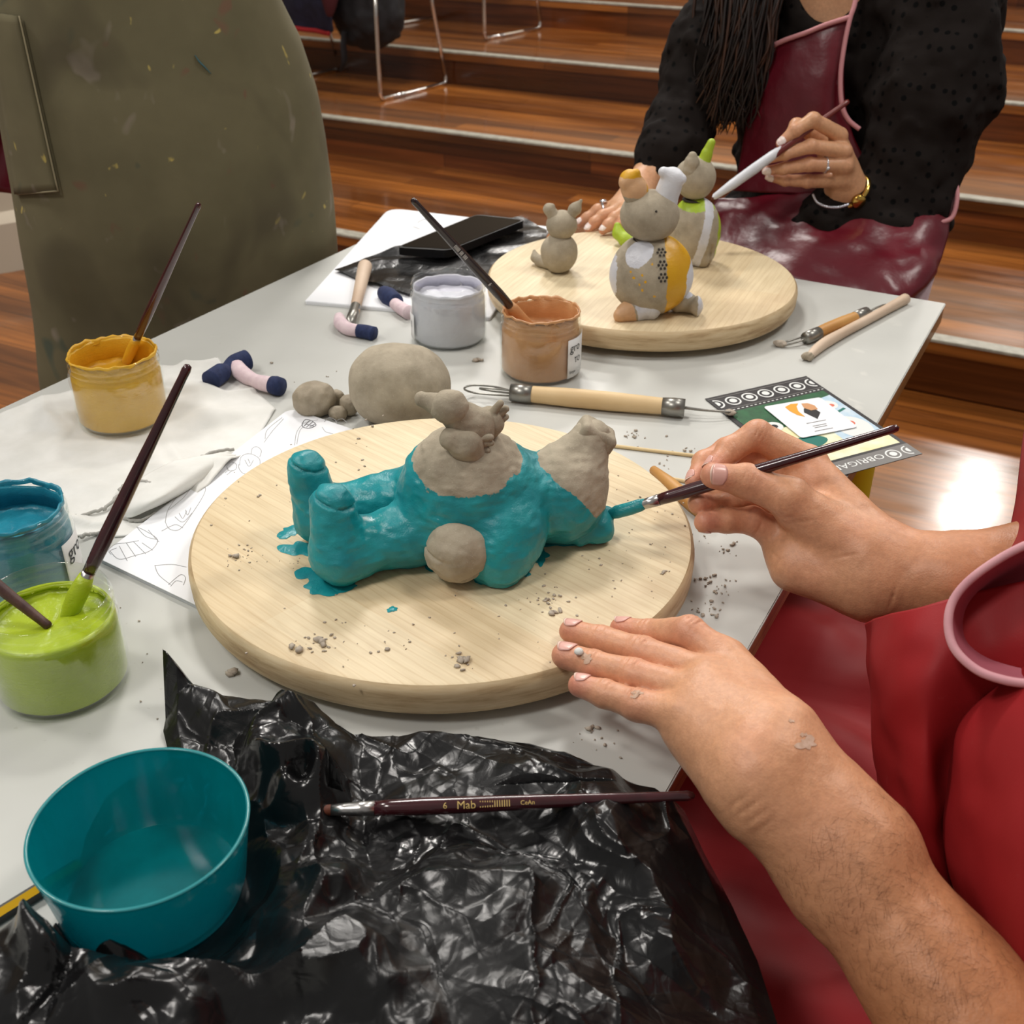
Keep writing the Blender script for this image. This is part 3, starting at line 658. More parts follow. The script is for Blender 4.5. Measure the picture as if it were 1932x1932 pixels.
dr2 = [[(570, 800), (576, 792), (588, 794), (596, 802), (584, 808), (572, 806), (570, 800)], [(574, 803), (584, 794)], [(578, 806), (590, 796)], [(584, 806), (594, 800)], [(576, 800), (592, 804)]]
strokes(dr2, zs_, 0.0005, M_pencil2, sk, 'pencil_shading')
# white paper under the phone
q = [at(575, 573, ZT+0.001), at(925, 604, ZT+0.001), at(1040, 432, ZT+0.001), at(735, 396, ZT+0.001)]
P = []
for i in range(4):
    r = 0.03 if i == 3 else 0.004; a = q[i]+nrm(q[i-1]-q[i])*r; b = q[i]+nrm(q[(i+1) % 4]-q[i])*r
    for t_ in np.linspace(0, 1, 7): P.append(a*(1-t_)**2+2*q[i]*t_*(1-t_)+b*t_*t_)
pp = thing('sketch_pad', 'white paper pad under the phone and black plastic at the far left corner', 'paper', np.mean(q, 0)*V(1, 1, 0)+V(0, 0, ZT))
part('page_block', poly_prism(P, ZT+0.0003, ZT+0.0040), M_white, pp, smooth=False)
part('top_sheet', poly_prism([p+(np.mean(q, 0)-p)*0.006 for p in P], ZT+0.0041, ZT+0.0046), M_white, pp, smooth=False)
for L_ in ([(788, 420), (800, 414), (815, 418)], [(780, 428), (786, 430), (792, 432)]): strokes([L_], ZT+0.0048, 0.0004, M_pencil, pp)
# pencil
a, b = at(-60, 1762, ZT+0.0042), at(150, 1632, ZT+0.0042); o = thing('pencil', 'black and yellow striped pencil lying beside the teal tub', 'pencil', (a+b)/2)
x, y, d_ = frame_of(b-a); L_ = np.linalg.norm(b-a); hexa = []
up = nrm(V(0, 0, 1)); w = nrm(np.cross(d_, up))
for s in (0, 1):
    for k in range(6): hexa.append(a+d_*L_*s+(w*math.cos(math.radians(60*k+30))+up*math.sin(math.radians(60*k+30)))*0.0043)
fs = [[k, (k+1) % 6, 6+(k+1) % 6, 6+k] for k in range(6)]+[[0, 1, 2, 3, 4, 5][::-1], [6, 7, 8, 9, 10, 11]]
M_pk = mat('black pencil lacquer', (22, 22, 24), 0.3); M_py = mat('yellow pencil lacquer', (222, 170, 12), 0.35)
cam_side = 1 if (w@(CAM-a)) > 0 else -1
ny = [abs(np.cos(math.radians(60*k+60)))*0+ (1 if k in ((0, ) if cam_side > 0 else (2, )) else 0) for k in range(6)]+[0, 0]
part('barrel', (hexa, fs), [M_pk, M_py], o, smooth=False, mi=ny)
# flyer and card
zf = ZT+0.0008
q = [at(1330, 753, zf), at(1521, 710, zf), at(1740, 857, zf)]; q.append(q[0]+(q[2]-q[1])); q = [q[0], q[1], q[2], q[3]]
fl = thing('flyer', 'printed flyer with black ringed border sticking out over the table edge', 'flyer', np.mean(q, 0)*V(1, 1, 0)+V(0, 0, ZT))
# u along the short edge q0->q1, v along the long edge
Q4 = [q[0], q[1], q[2], q[3]]
def fq(u, v, z=0.0): return (Q4[0]*(1-u)*(1-v)+Q4[1]*u*(1-v)+Q4[2]*u*v+Q4[3]*(1-u)*v)*V(1, 1, 0)+V(0, 0, zf+0.0006+z)
part('card_sheet', slab([p*V(1, 1, 0)+V(0, 0, zf) for p in Q4], 0.0005), mat('flyer black', (40, 38, 40), 0.5), fl, smooth=False)
def patch(name, pts, m, z, n=1): 
    P = [fq(u, v, z) for u, v in pts]; return part(name, slab(P, 0.00005), m, fl, smooth=False)
def disc(u, v, ru, rv, n=20, a0=0, a1=2*math.pi): return [(u+ru*math.cos(a0+(a1-a0)*k/n), v+rv*math.sin(a0+(a1-a0)*k/n)) for k in range(n if a1-a0 > 6.2 else n+1)]
Mg = mat('printed green', (34, 96, 56), 0.5, (26, 78, 46), 120); Mw = mat('printed white', (226, 228, 226), 0.5); Mb = mat('printed pale blue', (168, 200, 222), 0.5, (206, 220, 230), 60); Mo = mat('printed cream', (232, 222, 168), 0.5, (226, 230, 206), 50); Mgr = mat('printed grey', (112, 110, 108), 0.5); Mr = mat('printed coral', (214, 110, 84), 0.5); Mt = mat('printed teal green', (20, 112, 100), 0.5); Mk = mat('printed black', (30, 30, 32), 0.5)
patch('green_field', [(0.04, 0.2), (0.96, 0.2), (0.96, 0.47), (0.04, 0.47)], Mg, 0.0001)
patch('pale_field', [(0.04, 0.47), (0.96, 0.47), (0.96, 0.86), (0.04, 0.86)], Mo, 0.0001)
patch('blue_patch', [(0.62, 0.3), (0.96, 0.26), (0.96, 0.72), (0.6, 0.72)], Mb, 0.0002)
patch('white_shape', disc(0.80, 0.62, 0.14, 0.12), Mw, 0.0003); patch('white_shape', disc(0.84, 0.36, 0.08, 0.05), Mw, 0.0003); patch('coral_spot', disc(0.80, 0.58, 0.05, 0.03), Mr, 0.0004); patch('coral_spot', disc(0.86, 0.37, 0.025, 0.016), Mr, 0.0004)
patch('dark_line', [(0.70, 0.47), (0.92, 0.42), (0.93, 0.435), (0.71, 0.49)], Mt, 0.0004); patch('teal_shape', disc(0.30, 0.66, 0.2, 0.06), Mt, 0.0003); patch('coral_patch', [(0.04, 0.36), (0.22, 0.36), (0.22, 0.47), (0.04, 0.47)], Mr, 0.0003); patch('white_shape', disc(0.24, 0.44, 0.07, 0.05), Mw, 0.0004); patch('dark_spot', disc(0.24, 0.44, 0.03, 0.02), Mk, 0.0005)
patch('grey_band', [(0.0, 0.88), (1, 0.88), (1, 1.0), (0.0, 1.0)], Mgr, 0.0001)
for k in range(7):
    u = 0.03+k*0.157
    a0, a1 = (0, 2*math.pi) if 0 < k < 6 else ((-math.pi/2, math.pi/2) if k == 0 else (math.pi/2, 3*math.pi/2))
    patch('ring', disc(u, 0.09, 0.066, 0.05, 24, a0, a1), Mw, 0.0001); patch('ring_gap', disc(u, 0.09, 0.053, 0.038, 24, a0, a1), Mk, 0.0002); patch('ring_dot', disc(u, 0.09, 0.032, 0.023, 20, a0, a1), Mw, 0.0003)
for v_ in (0.022, 0.16): patch('border_line', [(0.0, v_), (1, v_), (1, v_+0.006), (0, v_+0.006)], Mgr, 0.0001)
for k in range(24): patch('stitch', [(0.02+k*0.041, 0.178), (0.04+k*0.041, 0.178), (0.04+k*0.041, 0.185), (0.02+k*0.041, 0.185)], Mw, 0.0001)
for u in (0.80, 0.95):
    a0, a1 = (0, 2*math.pi) if u < 0.9 else (math.pi/2, 3*math.pi/2)
    patch('ring', disc(u, 0.94, 0.062, 0.042, 24, a0, a1), Mw, 0.0002); patch('ring_gap', disc(u, 0.94, 0.05, 0.033, 24, a0, a1), Mgr, 0.0003); patch('ring_dot', disc(u, 0.94, 0.03, 0.02, 20, a0, a1), Mw, 0.0004)
v, f = text_vf('OBRIGADA·THANK', 1.0); w_ = v[:, 0].max(); v = v/[w_, 1, 1]
part('lettering', (np.array([fq(0.72-0.95*x, 0.912+0.064*y, 0.0003) for x, y, _ in v]), f), Mw, fl, smooth=False)
zc = zf+0.0018
q = [at(1440, 768, zc), at(1547, 750, zc), at(1618, 806, zc), at(1512, 827, zc)]; Q4 = q
bc = thing('business_card', 'white business card with a small coloured head drawing lying on the flyer', 'card', np.mean(q, 0))
P = []
for i in range(4):
    r = 0.004; a = q[i]+nrm(q[i-1]-q[i])*r; b = q[i]+nrm(q[(i+1) % 4]-q[i])*r
    for t_ in np.linspace(0, 1, 5): P.append(a*(1-t_)**2+2*q[i]*t_*(1-t_)+b*t_*t_)
part('card_sheet', poly_prism(P, zc, zc+0.0005), M_white, bc, smooth=False)
fl2 = fl; fl = bc; zf = zc
My = mat('printed orange', (226, 160, 44), 0.5); Ms = mat('printed skin', (204, 150, 104), 0.5)
patch('cap_print', [(0.30, 0.12), (0.44, 0.06), (0.56, 0.08), (0.48, 0.16), (0.42, 0.30), (0.42, 0.48), (0.34, 0.40), (0.30, 0.26)], My, 0.0001)
patch('beard_print', [(0.62, 0.22), (0.70, 0.30), (0.72, 0.44), (0.62, 0.54), (0.56, 0.60), (0.52, 0.48), (0.48, 0.36), (0.54, 0.26)], Mk, 0.0001)
patch('face_print', [(0.60, 0.10), (0.70, 0.12), (0.76, 0.22), (0.74, 0.34), (0.62, 0.34), (0.56, 0.24)], Ms, 0.0002)
for u0, u1, v_ in ((0.32, 0.66, 0.66), (0.36, 0.60, 0.76), (0.36, 0.58, 0.81), (0.30, 0.62, 0.90)): patch('print_line', [(u0, v_), (u1, v_), (u1, v_+0.012), (u0, v_+0.012)], Mgr, 0.0001)
# ------------------------------------------------------------------ phone on scrap of black plastic
# ------------------------------------------------------------------ sheets: patch between four boundary curves
def resample(P, n):
    P = np.array(P, float); d = np.r_[0, np.cumsum(np.linalg.norm(np.diff(P, axis=0), axis=1))]; t = np.linspace(0, d[-1], n)
    return np.stack([np.interp(t, d, P[:, k]) for k in range(P.shape[1])], 1)
def coons(top, bot, left, right, nu, nv):
    """2D/3D boundary polylines; top/bot run left->right, left/right run top->bottom; result (nv,nu,dim)"""
    T, B, L, R = resample(top, nu), resample(bot, nu), resample(left, nv), resample(right, nv)
    u = np.linspace(0, 1, nu)[None, :, None]; v = np.linspace(0, 1, nv)[:, None, None]
    S = (1-v)*T[None]+v*B[None]+(1-u)*L[:, None]+u*R[:, None]
    return S-((1-u)*(1-v)*T[0]+u*(1-v)*T[-1]+(1-u)*v*B[0]+u*v*B[-1])
def crumple(x, y, amps, seed=0):
    wx = x+0.018*vnoise(np.stack([x, y, x*0], -1), 14, seed+70); wy = y+0.018*vnoise(np.stack([x, y, x*0+5], -1), 14, seed+71)
    h = 0
    for k, (s, a) in enumerate(amps):
        c, sn = math.cos(1.1*k+seed), math.sin(1.1*k+seed); h = h+a*facet(wx*c-wy*sn, wx*sn+wy*c, s, seed+13*k)
    return h
# black bin liner plastic
def plastic_mat(name, streak=1.0):
    t = NT(name); vec = t.coord(); n1 = t.noise(vec, 60, 4, 0.6, 1.5); vo = t.n('ShaderNodeTexVoronoi'); vo.feature = 'DISTANCE_TO_EDGE'; vo.inputs['Scale'].default_value = 55
    nv_ = t.n('ShaderNodeTexNoise'); nv_.inputs['Scale'].default_value = 25; t.l(vec, nv_.inputs['Vector'])
    vv = t.n('ShaderNodeVectorMath', operation='MULTIPLY_ADD'); t.l(nv_.outputs['Color'], vv.inputs[0]); vv.inputs[1].default_value = (0.03, 0.03, 0.03); t.l(vec, vv.inputs[2]); t.l(vv.outputs[0], vo.inputs['Vector'])
    cr = t.ramp(vo.outputs['Distance'], [(0.0, (0, 0, 0, 1)), (0.12, (1, 1, 1, 1))])
    h = t.math('ADD', t.math('MULTIPLY', n1, 0.6), t.math('MULTIPLY', cr, 0.25*streak))
    rg = t.ramp(t.noise(vec, 14, 3), [(0.35, (0.18,)*3+(1,)), (0.65, (0.32,)*3+(1,))])
    return t.done(t.bsdf(lin((16, 16, 17)), rg, t.bump(h, 0.16, 0.003), Specular_IOR_Level=0.45))
M_bag = plastic_mat('black bin liner plastic')
def edge_z(Pxy): return np.clip((Pxy[..., 0]-(TX1-0.005))*0.9, 0, 0.14)
# scrap of plastic under the phone
zt_ = ZT+0.006
T = [at(x, y, zt_)[:2] for x, y in ((690, 487), (762, 468), (900, 420), (985, 412), (1032, 436))]; Bt = [at(x, y, zt_)[:2] for x, y in ((632, 512), (700, 538), (772, 560), (910, 535), (1010, 470))]
S = coons(T, Bt, [T[0], at(664, 500, zt_)[:2], Bt[0]], [T[-1], at(1030, 455, zt_)[:2], Bt[-1]], 90, 40)
hz = ZT+0.0065+0.0045*np.abs(crumple(S[..., 0], S[..., 1], [(12, 1.0), (26, .5), (60, .1)], 3))
sc_ = tag(part('plastic_scrap', thick(np.dstack([S, hz]), 0.0006), M_bag, loc=(*S[20, 45], ZT), smooth=True, angle=25), 'small sheet of black plastic under the phone on the white paper', 'plastic sheet')
ph_ = [at(747, 474, ZT+0.019), at(846, 480, ZT+0.019), at(993, 421, ZT+0.019), at(900, 411, ZT+0.019)]
def rquad(q, r, n=5):
    P = []
    for i in range(4):
        a = q[i]+nrm(q[i-1]-q[i])*r; b = q[i]+nrm(q[(i+1) % 4]-q[i])*r
        for t_ in np.linspace(0, 1, n): P.append(a*(1-t_)**2+2*q[i]*t_*(1-t_)+b*t_*t_)
    return P
pc_ = np.mean(ph_, 0); ph = thing('phone', 'black phone lying face up on the black plastic by the far edge', 'phone', pc_*V(1, 1, 0)+V(0, 0, ZT+0.012))
part('phone_body', poly_prism(rquad(ph_, 0.011), ZT+0.0135, ZT+0.0245), M_phone, ph, angle=30)
part('screen', poly_prism([pc_+(p-pc_)*0.94 for p in rquad(ph_, 0.009)], ZT+0.0245, ZT+0.0250), M_screen, ph, smooth=False)
# ------------------------------------------------------------------ white cloth
zc_ = ZT+0.002
T = [at(x, y, zc_)[:2] for x, y in ((-120, 832), (-20, 795), (60, 765), (130, 750), (240, 715), (330, 695), (412, 684))]
Rr = [at(x, y, zc_)[:2] for x, y in ((412, 684), (440, 706), (472, 728), (520, 770), (470, 850), (395, 920), (290, 990), (235, 1010))]
Bt = [at(x, y, zc_)[:2] for x, y in ((-140, 1080), (-20, 1050), (60, 1030), (140, 1012), (170, 1005), (205, 1012), (235, 1010))]
S = coons(T, Bt, [T[0], at(-150, 950, zc_)[:2], Bt[0]], Rr, 120, 100)
P3 = np.dstack([S, S[..., 0]*0])
hz = ZT+0.0018+0.009*np.clip(fbm(P3, 12, 3, 4), 0, 1)+0.0035*np.clip(1-np.abs(fbm(P3, 7, 2, 14))*9, 0, 1)
hz += 0.006*np.exp(-((P3@V(0.55, 0.83, 0)-0.16)/0.006)**2)*np.clip(vnoise(P3, 9, 8)+0.2, 0, 1)
for J in (JY, JB):                                  # the jars press the cloth flat
    dd = np.hypot(S[..., 0]-J[0], S[..., 1]-J[1]); w = np.clip((dd-0.046)/0.02, 0, 1); hz = np.minimum(hz, ZT+0.0036+w*0.02)*1.0
cl = tag(part('cloth', thick(np.dstack([S, hz]), 0.0012), M_canvas, loc=(*S[50, 60], ZT)), 'white canvas cloth with frayed edges under the ochre yellow and blue jars', 'cloth')
# folded flap with frayed hem
rows = [[at(330, 868, ZT+0.008), at(375, 860, ZT+0.012), at(420, 855, ZT+0.010), at(446, 858, ZT+0.005)],
        [at(262, 905, ZT+0.012), at(305, 905, ZT+0.020), at(365, 890, ZT+0.018), at(418, 880, ZT+0.005)],
        [at(232, 955, ZT+0.010), at(262, 948, ZT+0.018), at(312, 935, ZT+0.020), at(372, 915, ZT+0.005)],
        [at(232, 977, ZT+0.003), at(252, 975, ZT+0.008), at(282, 962, ZT+0.010), at(312, 950, ZT+0.004)]]
part('folded_flap', thick(loft(rows, 10, 10), 0.001), M_canvas, cl)
for L in ([(262, 905, 0.014), (290, 914, 0.017), (315, 910, 0.018), (338, 903, 0.016)], [(140, 974, 0.004), (170, 968, 0.004), (200, 958, 0.005), (222, 935, 0.005), (232, 915, 0.006)], [(232, 978, 0.0035), (250, 982, 0.0035), (272, 980, 0.004), (292, 968, 0.004)], [(382, 862, 0.010), (405, 852, 0.008), (440, 848, 0.005)], [(150, 1015, 0.003), (180, 1006, 0.003), (215, 1004, 0.003)]):
    C_ = cat([at(x, y, ZT+z) for x, y, z in L], 14); C_ = C_+np.stack([vnoise(C_, 400, s)*0.0012 for s in (1, 2, 3)], 1)
    part('frayed_hem', tube(C_, 0.0016, 6), M_fray, cl)
# ------------------------------------------------------------------ reclining clay figure
def B(px, py, h): return at(px, py, BZ+h)
R_ = nrm(V(CM[0][0], CM[0][1], 0)); FW = V(-R_[1], R_[0], 0); RM = np.array([R_, FW, V(0, 0, 1)])
nl = [(B(652, 1034, .021), B(760, 1012, .023), .0205, .0225), (B(760, 1012, .023), B(872, 985, .030), .0225, .030)]
nf_ = [(B(640, 1046, .021), B(626, 952, .059), .0215, .0160), (B(640, 1046, .021), B(668, 1040, .020), .0215, .0215)]
ff_ = [(B(603, 976, .020), B(578, 882, .0595), .0190, .0150), (B(603, 976, .020), B(640, 962, .021), .0190, .0180)]
flg = [(B(630, 960, .022), B(800, 925, .030), .0175, .0240)]
sn0, sn1 = B(1056, 934, .036), B(1115, 832, .0715)
snd = nrm(sn1-sn0)
def fig(P):
    d = None
    for a, b, r1, r2 in nl: e = d_cone(P, a, b, r1, r2); d = e if d is None else smin(d, e, .008)
    foot = smin(d_cone(P, *nf_[0]), d_cone(P, *nf_[1]), .006)
    d = smin(d, foot, .007)
    fl_ = smin(smin(d_cone(P, *flg[0]), d_cone(P, *ff_[1]), .008), d_cone(P, *ff_[0]), .006)
    d = smin(d, fl_, .004)
    body = d_ell(P, B(880, 938, .046), (.052, .046, .056), RM)
    body = smin(body, d_ell(P, B(962, 945, .036), (.036, .040, .040), RM), .016)
    body = smin(body, d_cone(P, B(795, 905, .043), B(812, 930, .04), .016, .02), .012)
    d = smin(d, body, .008)
    arm = smin(d_cone(P, B(962, 922, .052), B(948, 1000, .030), .025, .031), d_cone(P, B(948, 1000, .030), B(938, 1042, .018), .031, .0275), .012)
    d = smin(d, arm, .0035)
    head = smin(d_cone(P, B(1005, 945, .032), sn0, .027, .036), d_cone(P, sn0, sn1, .0325, .0165), .014)
    head = smin(head, d_ell(P, B(1046, 962, .02), (.028, .03, .022), RM), .01)
    d = smin(d, head, .010)
    ear = d_cone(P, B(1096, 1000, .0105)-FW*.004, B(1124, 987, .0125)-FW*.004, .0105, .0135); ear = smin(ear, d_cone(P, B(1124, 987, .0125)-FW*.004, B(1144, 970, .016), .0135, .0065), .004)
    d = smin(d, ear, .0018)
    # toe creases across the tops of the feet
    for tx, ty, gx in ((628, 945, 0), (577, 876, 0)):
        c = B(tx, ty-6, .0655); 
        q = P-c; ln = np.abs(q[:, 2]+0.35*(q@R_)+0.001); d = np.maximum(d, -np.where((np.abs(q@R_) < .0145) & (np.abs(q@FW) < .03), .0011-ln*0.75, -1)) if False else d+np.exp(-(ln/.0011)**2)*np.exp(-(np.linalg.norm(q, axis=1)/.019)**4)*.0022
    # knuckle dents on the ear
    for ex, ey in ((1100, 1000), (1120, 1003)): d = d+np.exp(-(np.linalg.norm(P-B(ex, ey, .006), axis=1)/.002)**2)*.002
    d = d+fbm(P, 48, 3, 3)*.0014+vnoise(P*np.array([1, 1, 2.2]), 150, 9)*.0006
    return np.maximum(d, BZ+0.0003-P[:, 2])
allp = [q for L in (nl, nf_, ff_, flg) for c in L for q in c[:2]]+[sn1, B(1150, 985, .01), B(930, 1060, .02), B(880, 938, .1)]
lo, hi = bounds(allp, 0.035); lo[2] = BZ-0.004
v, q = sdf_mesh(fig, lo, hi, 0.00135)
bc_ = B(882, 868, .080)
m_bel = np.linalg.norm((v-bc_)*V(1, 1, 1.0), axis=1)-0.0395
up_ = v[:, 2]-BZ
m_sn = -((v-B(1070, 926, .054))@nrm(snd+R_*.25)); m_sn = np.where(up_ < .030, 1.0, np.maximum(m_sn, -((v-B(1016, 868, .052))@R_)))
m_sn = np.where((v-sn0)@R_ < -0.045, 1.0, m_sn)
pm = np.minimum(m_bel, m_sn)+fbm(v, 90, 2, 21)*.0016
figr = thing('clay_figure', 'reclining clay animal glazed teal with bare belly and snout, a small bird on its belly', 'clay figure', (*B(880, 1035, 0)[:2], BZ))
M_figure = painted('teal glazed clay', [('paint', *TEAL)])
part('body', (v, q), M_figure, figr, attr={'paint': pm})
bcn = B(866, 1035, .0235)-FW*.0075+V(0, 0, .003)
def ballf(P):
    d = d_ell(P, bcn, (.0242, .0215, .0242), RM); x = (P-bcn)@R_; z = P[:, 2]-bcn[2]
    d = d+.0016*np.exp(-((z+.1*x-.001)/.0012)**2)*np.clip(-x/.02, 0, 1)+.0016*np.exp(-((z-.45*x+.018)/.0012)**2)*np.clip(x/.01+.5, 0, 1)
    return np.maximum(d+fbm(P, 80, 3, 5)*.0012, BZ+.0003-P[:, 2])
part('ball', sdf_mesh(ballf, *bounds([bcn], .03), .0012), M_clay, figr, label='bare clay ball at the hip')
nz = B(1125, 820, .077); nd = nrm(V(0, 0, 1)*.8+R_*.5)
def nosef(P):
    x, y, d_ = frame_of(nd); Q = (P-nz)@np.array([nrm(R_*.85-V(0, 0, .5)), nrm(np.cross(nd, nrm(R_*.85-V(0, 0, .5)))), nrm(nd)]).T; q_ = np.abs(Q)-V(.0108, .0080, .0032); d = np.linalg.norm(np.maximum(q_, 0), axis=1)+np.minimum(q_.max(1), 0)-.0045
    for e in ((1112, 797), (1131, 800)): d = d+.0018*np.exp(-(np.linalg.norm(P-B(e[0], e[1], .0835), axis=1)/.0016)**2)
    return d+vnoise(P, 150, 4)*.0005
part('nose', sdf_mesh(nosef, *bounds([nz], .018), .0008), M_clay, figr)
bb = B(893, 815, .104); hd = B(848, 768, .128)
def birdf(P):
    d = d_ell(P, B(890, 808, .106), (.0155, .0125, .0175), RM); d = smin(d, d_cone(P, bb, hd, .014, .0105), .006); d = smin(d, d_cone(P, B(900, 802, .111), B(912, 798, .112), .010, .007), .006)
    d = smin(d, d_cone(P, B(885, 838, .093), B(886, 848, .086), .015, .017), .006)
    return d+fbm(P, 110, 2, 7)*.0009
bd = part('bird', sdf_mesh(birdf, *bounds([bb, hd, B(926, 792, .114), B(890, 850, .085)], .026), .001), M_clay, figr, label='small bare clay bird sitting on the belly')
def headf(P):
    d = d_ell(P, hd, (.0135, .0125, .0125), RM); return d+fbm(P, 120, 2, 8)*.0007
part('bird_head', sdf_mesh(headf, *bounds([hd], .018), .0008), M_clay, bd)
bk0, bk1 = B(834, 766, .128), B(797, 753, .132)
part('beak', sdf_mesh(lambda P: d_cone(P, bk0, bk1, .0092, .0056)+fbm(P, 130, 2, 9)*.0006, *bounds([bk0, bk1], .013), .0008), M_clay, bd)
FWD = -FW
def wing(pts, fe, seed, thick_=.0045):
    def f(P):
        d = None
        for a, b, r1, r2 in pts: e = d_cone(P, a, b, r1, r2); d = e if d is None else smin(d, e, .004)
        for a, b in fe: d = smin(d, d_cone(P, a, b, .0040, .0027), .0005)
        return d+fbm(P, 140, 2, seed)*.0006
    al = [q for c in pts for q in c[:2]]+[q for c in fe for q in c]
    return part('wing', sdf_mesh(f, *bounds(al, .014), .0007), M_clay, bd)
o_ = FWD*.017
wing([(B(854, 808, .106)+o_, B(880, 818, .101)+o_, .0085, .0115), (B(880, 818, .101)+o_, B(892, 834, .093)+o_, .0115, .0095)],
     [(B(880, 806, .105)+o_, B(926, 805, .105)+o_), (B(884, 815, .101)+o_, B(928, 816, .1)+o_), (B(884, 825, .097)+o_, B(920, 829, .095)+o_), (B(882, 834, .093)+o_, B(909, 842, .09)+o_)], 31)
o2 = -FWD*.003
wing([(B(908, 822, .098)+o2, B(922, 800, .108)+o2, .0095, .0115)],
     [(B(918, 794, .111)+o2, B(944, 764, .125)+o2), (B(922, 799, .108)+o2, B(954, 775, .119)+o2), (B(924, 808, .104)+o2, B(954, 790, .112)+o2), (B(920, 818, .099)+o2, B(945, 806, .105)+o2)], 32)
# smears of glaze on the board
def blob(px, py, rx, ry, seed, z=BZ, th=0.0007, spiky=0.35):
    rr = np.random.default_rng(seed); n = 44; a = np.linspace(0, 2*np.pi, n, endpoint=False)
    r = 1+sum(np.sin(a*k+rr.uniform(0, 6))*rr.uniform(.5, 1)*spiky/k**0.55 for k in (2, 3, 5, 7))
    P = [at(px+rx*c*q, py+ry*s*q, z) for c, s, q in zip(np.cos(a), np.sin(a), np.clip(r, .35, 1.8))]
    c0 = np.mean(P, 0); ring1 = [np.array(p)+V(0, 0, .0002) for p in P]; ring2 = [c0+(p-c0)*.8+V(0, 0, th) for p in P]; vs = ring1+ring2+[c0+V(0, 0, th*1.15)]
    fs = [[i, (i+1) % n, n+(i+1) % n, n+i] for i in range(n)]+[[n+i, n+(i+1) % n, 2*n] for i in range(n)]
    return vs, fs
bl_ = [(550, 1003, 24, 10, 1), (538, 1010, 14, 6, 15), (566, 1036, 34, 15, 2), (588, 1084, 28, 16, 3), (606, 1108, 32, 16, 4), (640, 1106, 40, 9, 5), (816, 1062, 16, 14, 6), (930, 1088, 26, 12, 7), (912, 1094, 16, 9, 8), (968, 1070, 26, 9, 9), (988, 1079, 14, 8, 10), (1010, 1046, 22, 15, 11), (1056, 1022, 46, 12, 12), (1018, 1050, 12, 14, 13), (1085, 1012, 22, 8, 14), (740, 1150, 10, 5, 16)]
for b_ in bl_: part('glaze_smear', blob(*b_), M_teal, board1, label='teal smear')
# ------------------------------------------------------------------ clay cats on the far board
def B2p(px, py, h): return at(px, py, BZ+h)
def cat_root(label, px, py, grp='little clay cats'):
    p = B2p(px, py, 0); return thing('clay_cat', label, 'clay figure', (p[0], p[1], BZ), grp)
def S_(name, f, pts, pad, h, m, par, attr=None, **kw):
    lo, hi = bounds(pts, pad); v, q = sdf_mesh(f, lo, hi, h); a = None
    if attr: a = {k: g(v) for k, g in attr.items()}
    return part(name, (v, q), m, par, attr=a, **kw)
flr = lambda P, d: np.maximum(d, BZ+.0003-P[:, 2])
# small grey one
c1 = cat_root('smallest clay cat, all bare grey clay, at the left of the far board', 1055, 505)
b = B2p(1055, 477, .0255); h_ = vpl(b, 1060, 424)
S_('body', lambda P: flr(P, d_ell(P, b, (.0235, .0225, .0255), RM)+fbm(P, 70, 2, 1)*.0006), [b], .03, .0014, M_clay, c1)
S_('head', lambda P: d_ell(P, h_, (.0195, .018, .0178), RM)+fbm(P, 70, 2, 2)*.0005, [h_], .025, .0014, M_clay, c1)
e1 = [vpl(b, 1046, 408), vpl(b, 1036, 394), vpl(b, 1043, 389)]
S_('ear', lambda P: d_chain(P, e1, [.0085, .0065, .003], .004)+fbm(P, 120, 2, 3)*.0005, e1, .012, .001, M_clay, c1, label='folded ear')
e2 = [vpl(b, 1075, 408), vpl(b, 1085, 394), vpl(b, 1096, 379)]
S_('ear', lambda P: d_chain(P, e2, [.0065, .0072, .0022], .004)+fbm(P, 120, 2, 4)*.0004, e2, .012, .001, M_clay, c1, label='pointed ear')
tl_ = [B2p(1034, 496, .008), B2p(1020, 493, .007), B2p(1010, 486, .009), B2p(1008, 474, .016)]
S_('tail', lambda P: flr(P, d_chain(P, tl_, [.008, .007, .0055, .0022], .004)), tl_, .012, .001, M_clay, c1)
for fx, fy in ((1068, 497), (1048, 499)):
    f0 = B2p(fx, fy, .009); S_('foot', lambda P, f0=f0: flr(P, d_ell(P, f0, (.0085, .011, .009), RM)), [f0], .014, .001, M_clay, c1)
# yellow and white one
YEL = ((206, 150, 8), (216, 164, 16)); WHT = ((196, 198, 206), (214, 216, 224)); PEA = ((204, 160, 118), (212, 170, 130)); LIM = ((150, 178, 30), (172, 196, 50))
c2 = cat_root('biggest clay cat with yellow side, white patches and stamped flowers, front of the far board', 1230, 578)
b2 = B2p(1229, 517, .0450); h2 = vpl(b2, 1226, 406)
vd = nrm(V(CAM[0]-b2[0], CAM[1]-b2[1], 0)); toc = nrm(CAM-b2)
def b2f(P): return flr(P, d_ell(P, b2, (.0478, .046, .0465), RM)+fbm(P, 40, 2, 5)*.0008)
def yel_m(v): return (v-b2)@R_-.0125-.35*np.clip((v[:, 2]-b2[2]), -1, .02)*-1*0+vnoise(v, 90, 3)*.0012-.2*(b2[2]-v[:, 2])*0.3
wc = B2p(1204, 474, .0765)+toc*0.012
def wht_m(v):
    d1 = .0170-np.linalg.norm((v-wc)*V(1, 1, .85), axis=1); sd = -((v-b2)@R_)-.0415; d3 = ((v-b2)@R_)-.036-np.clip((v[:, 2]-b2[2]-.01)*0.8, 0, 1)
    return np.maximum(np.maximum(d1, sd), d3)+vnoise(v, 120, 5)*.0008
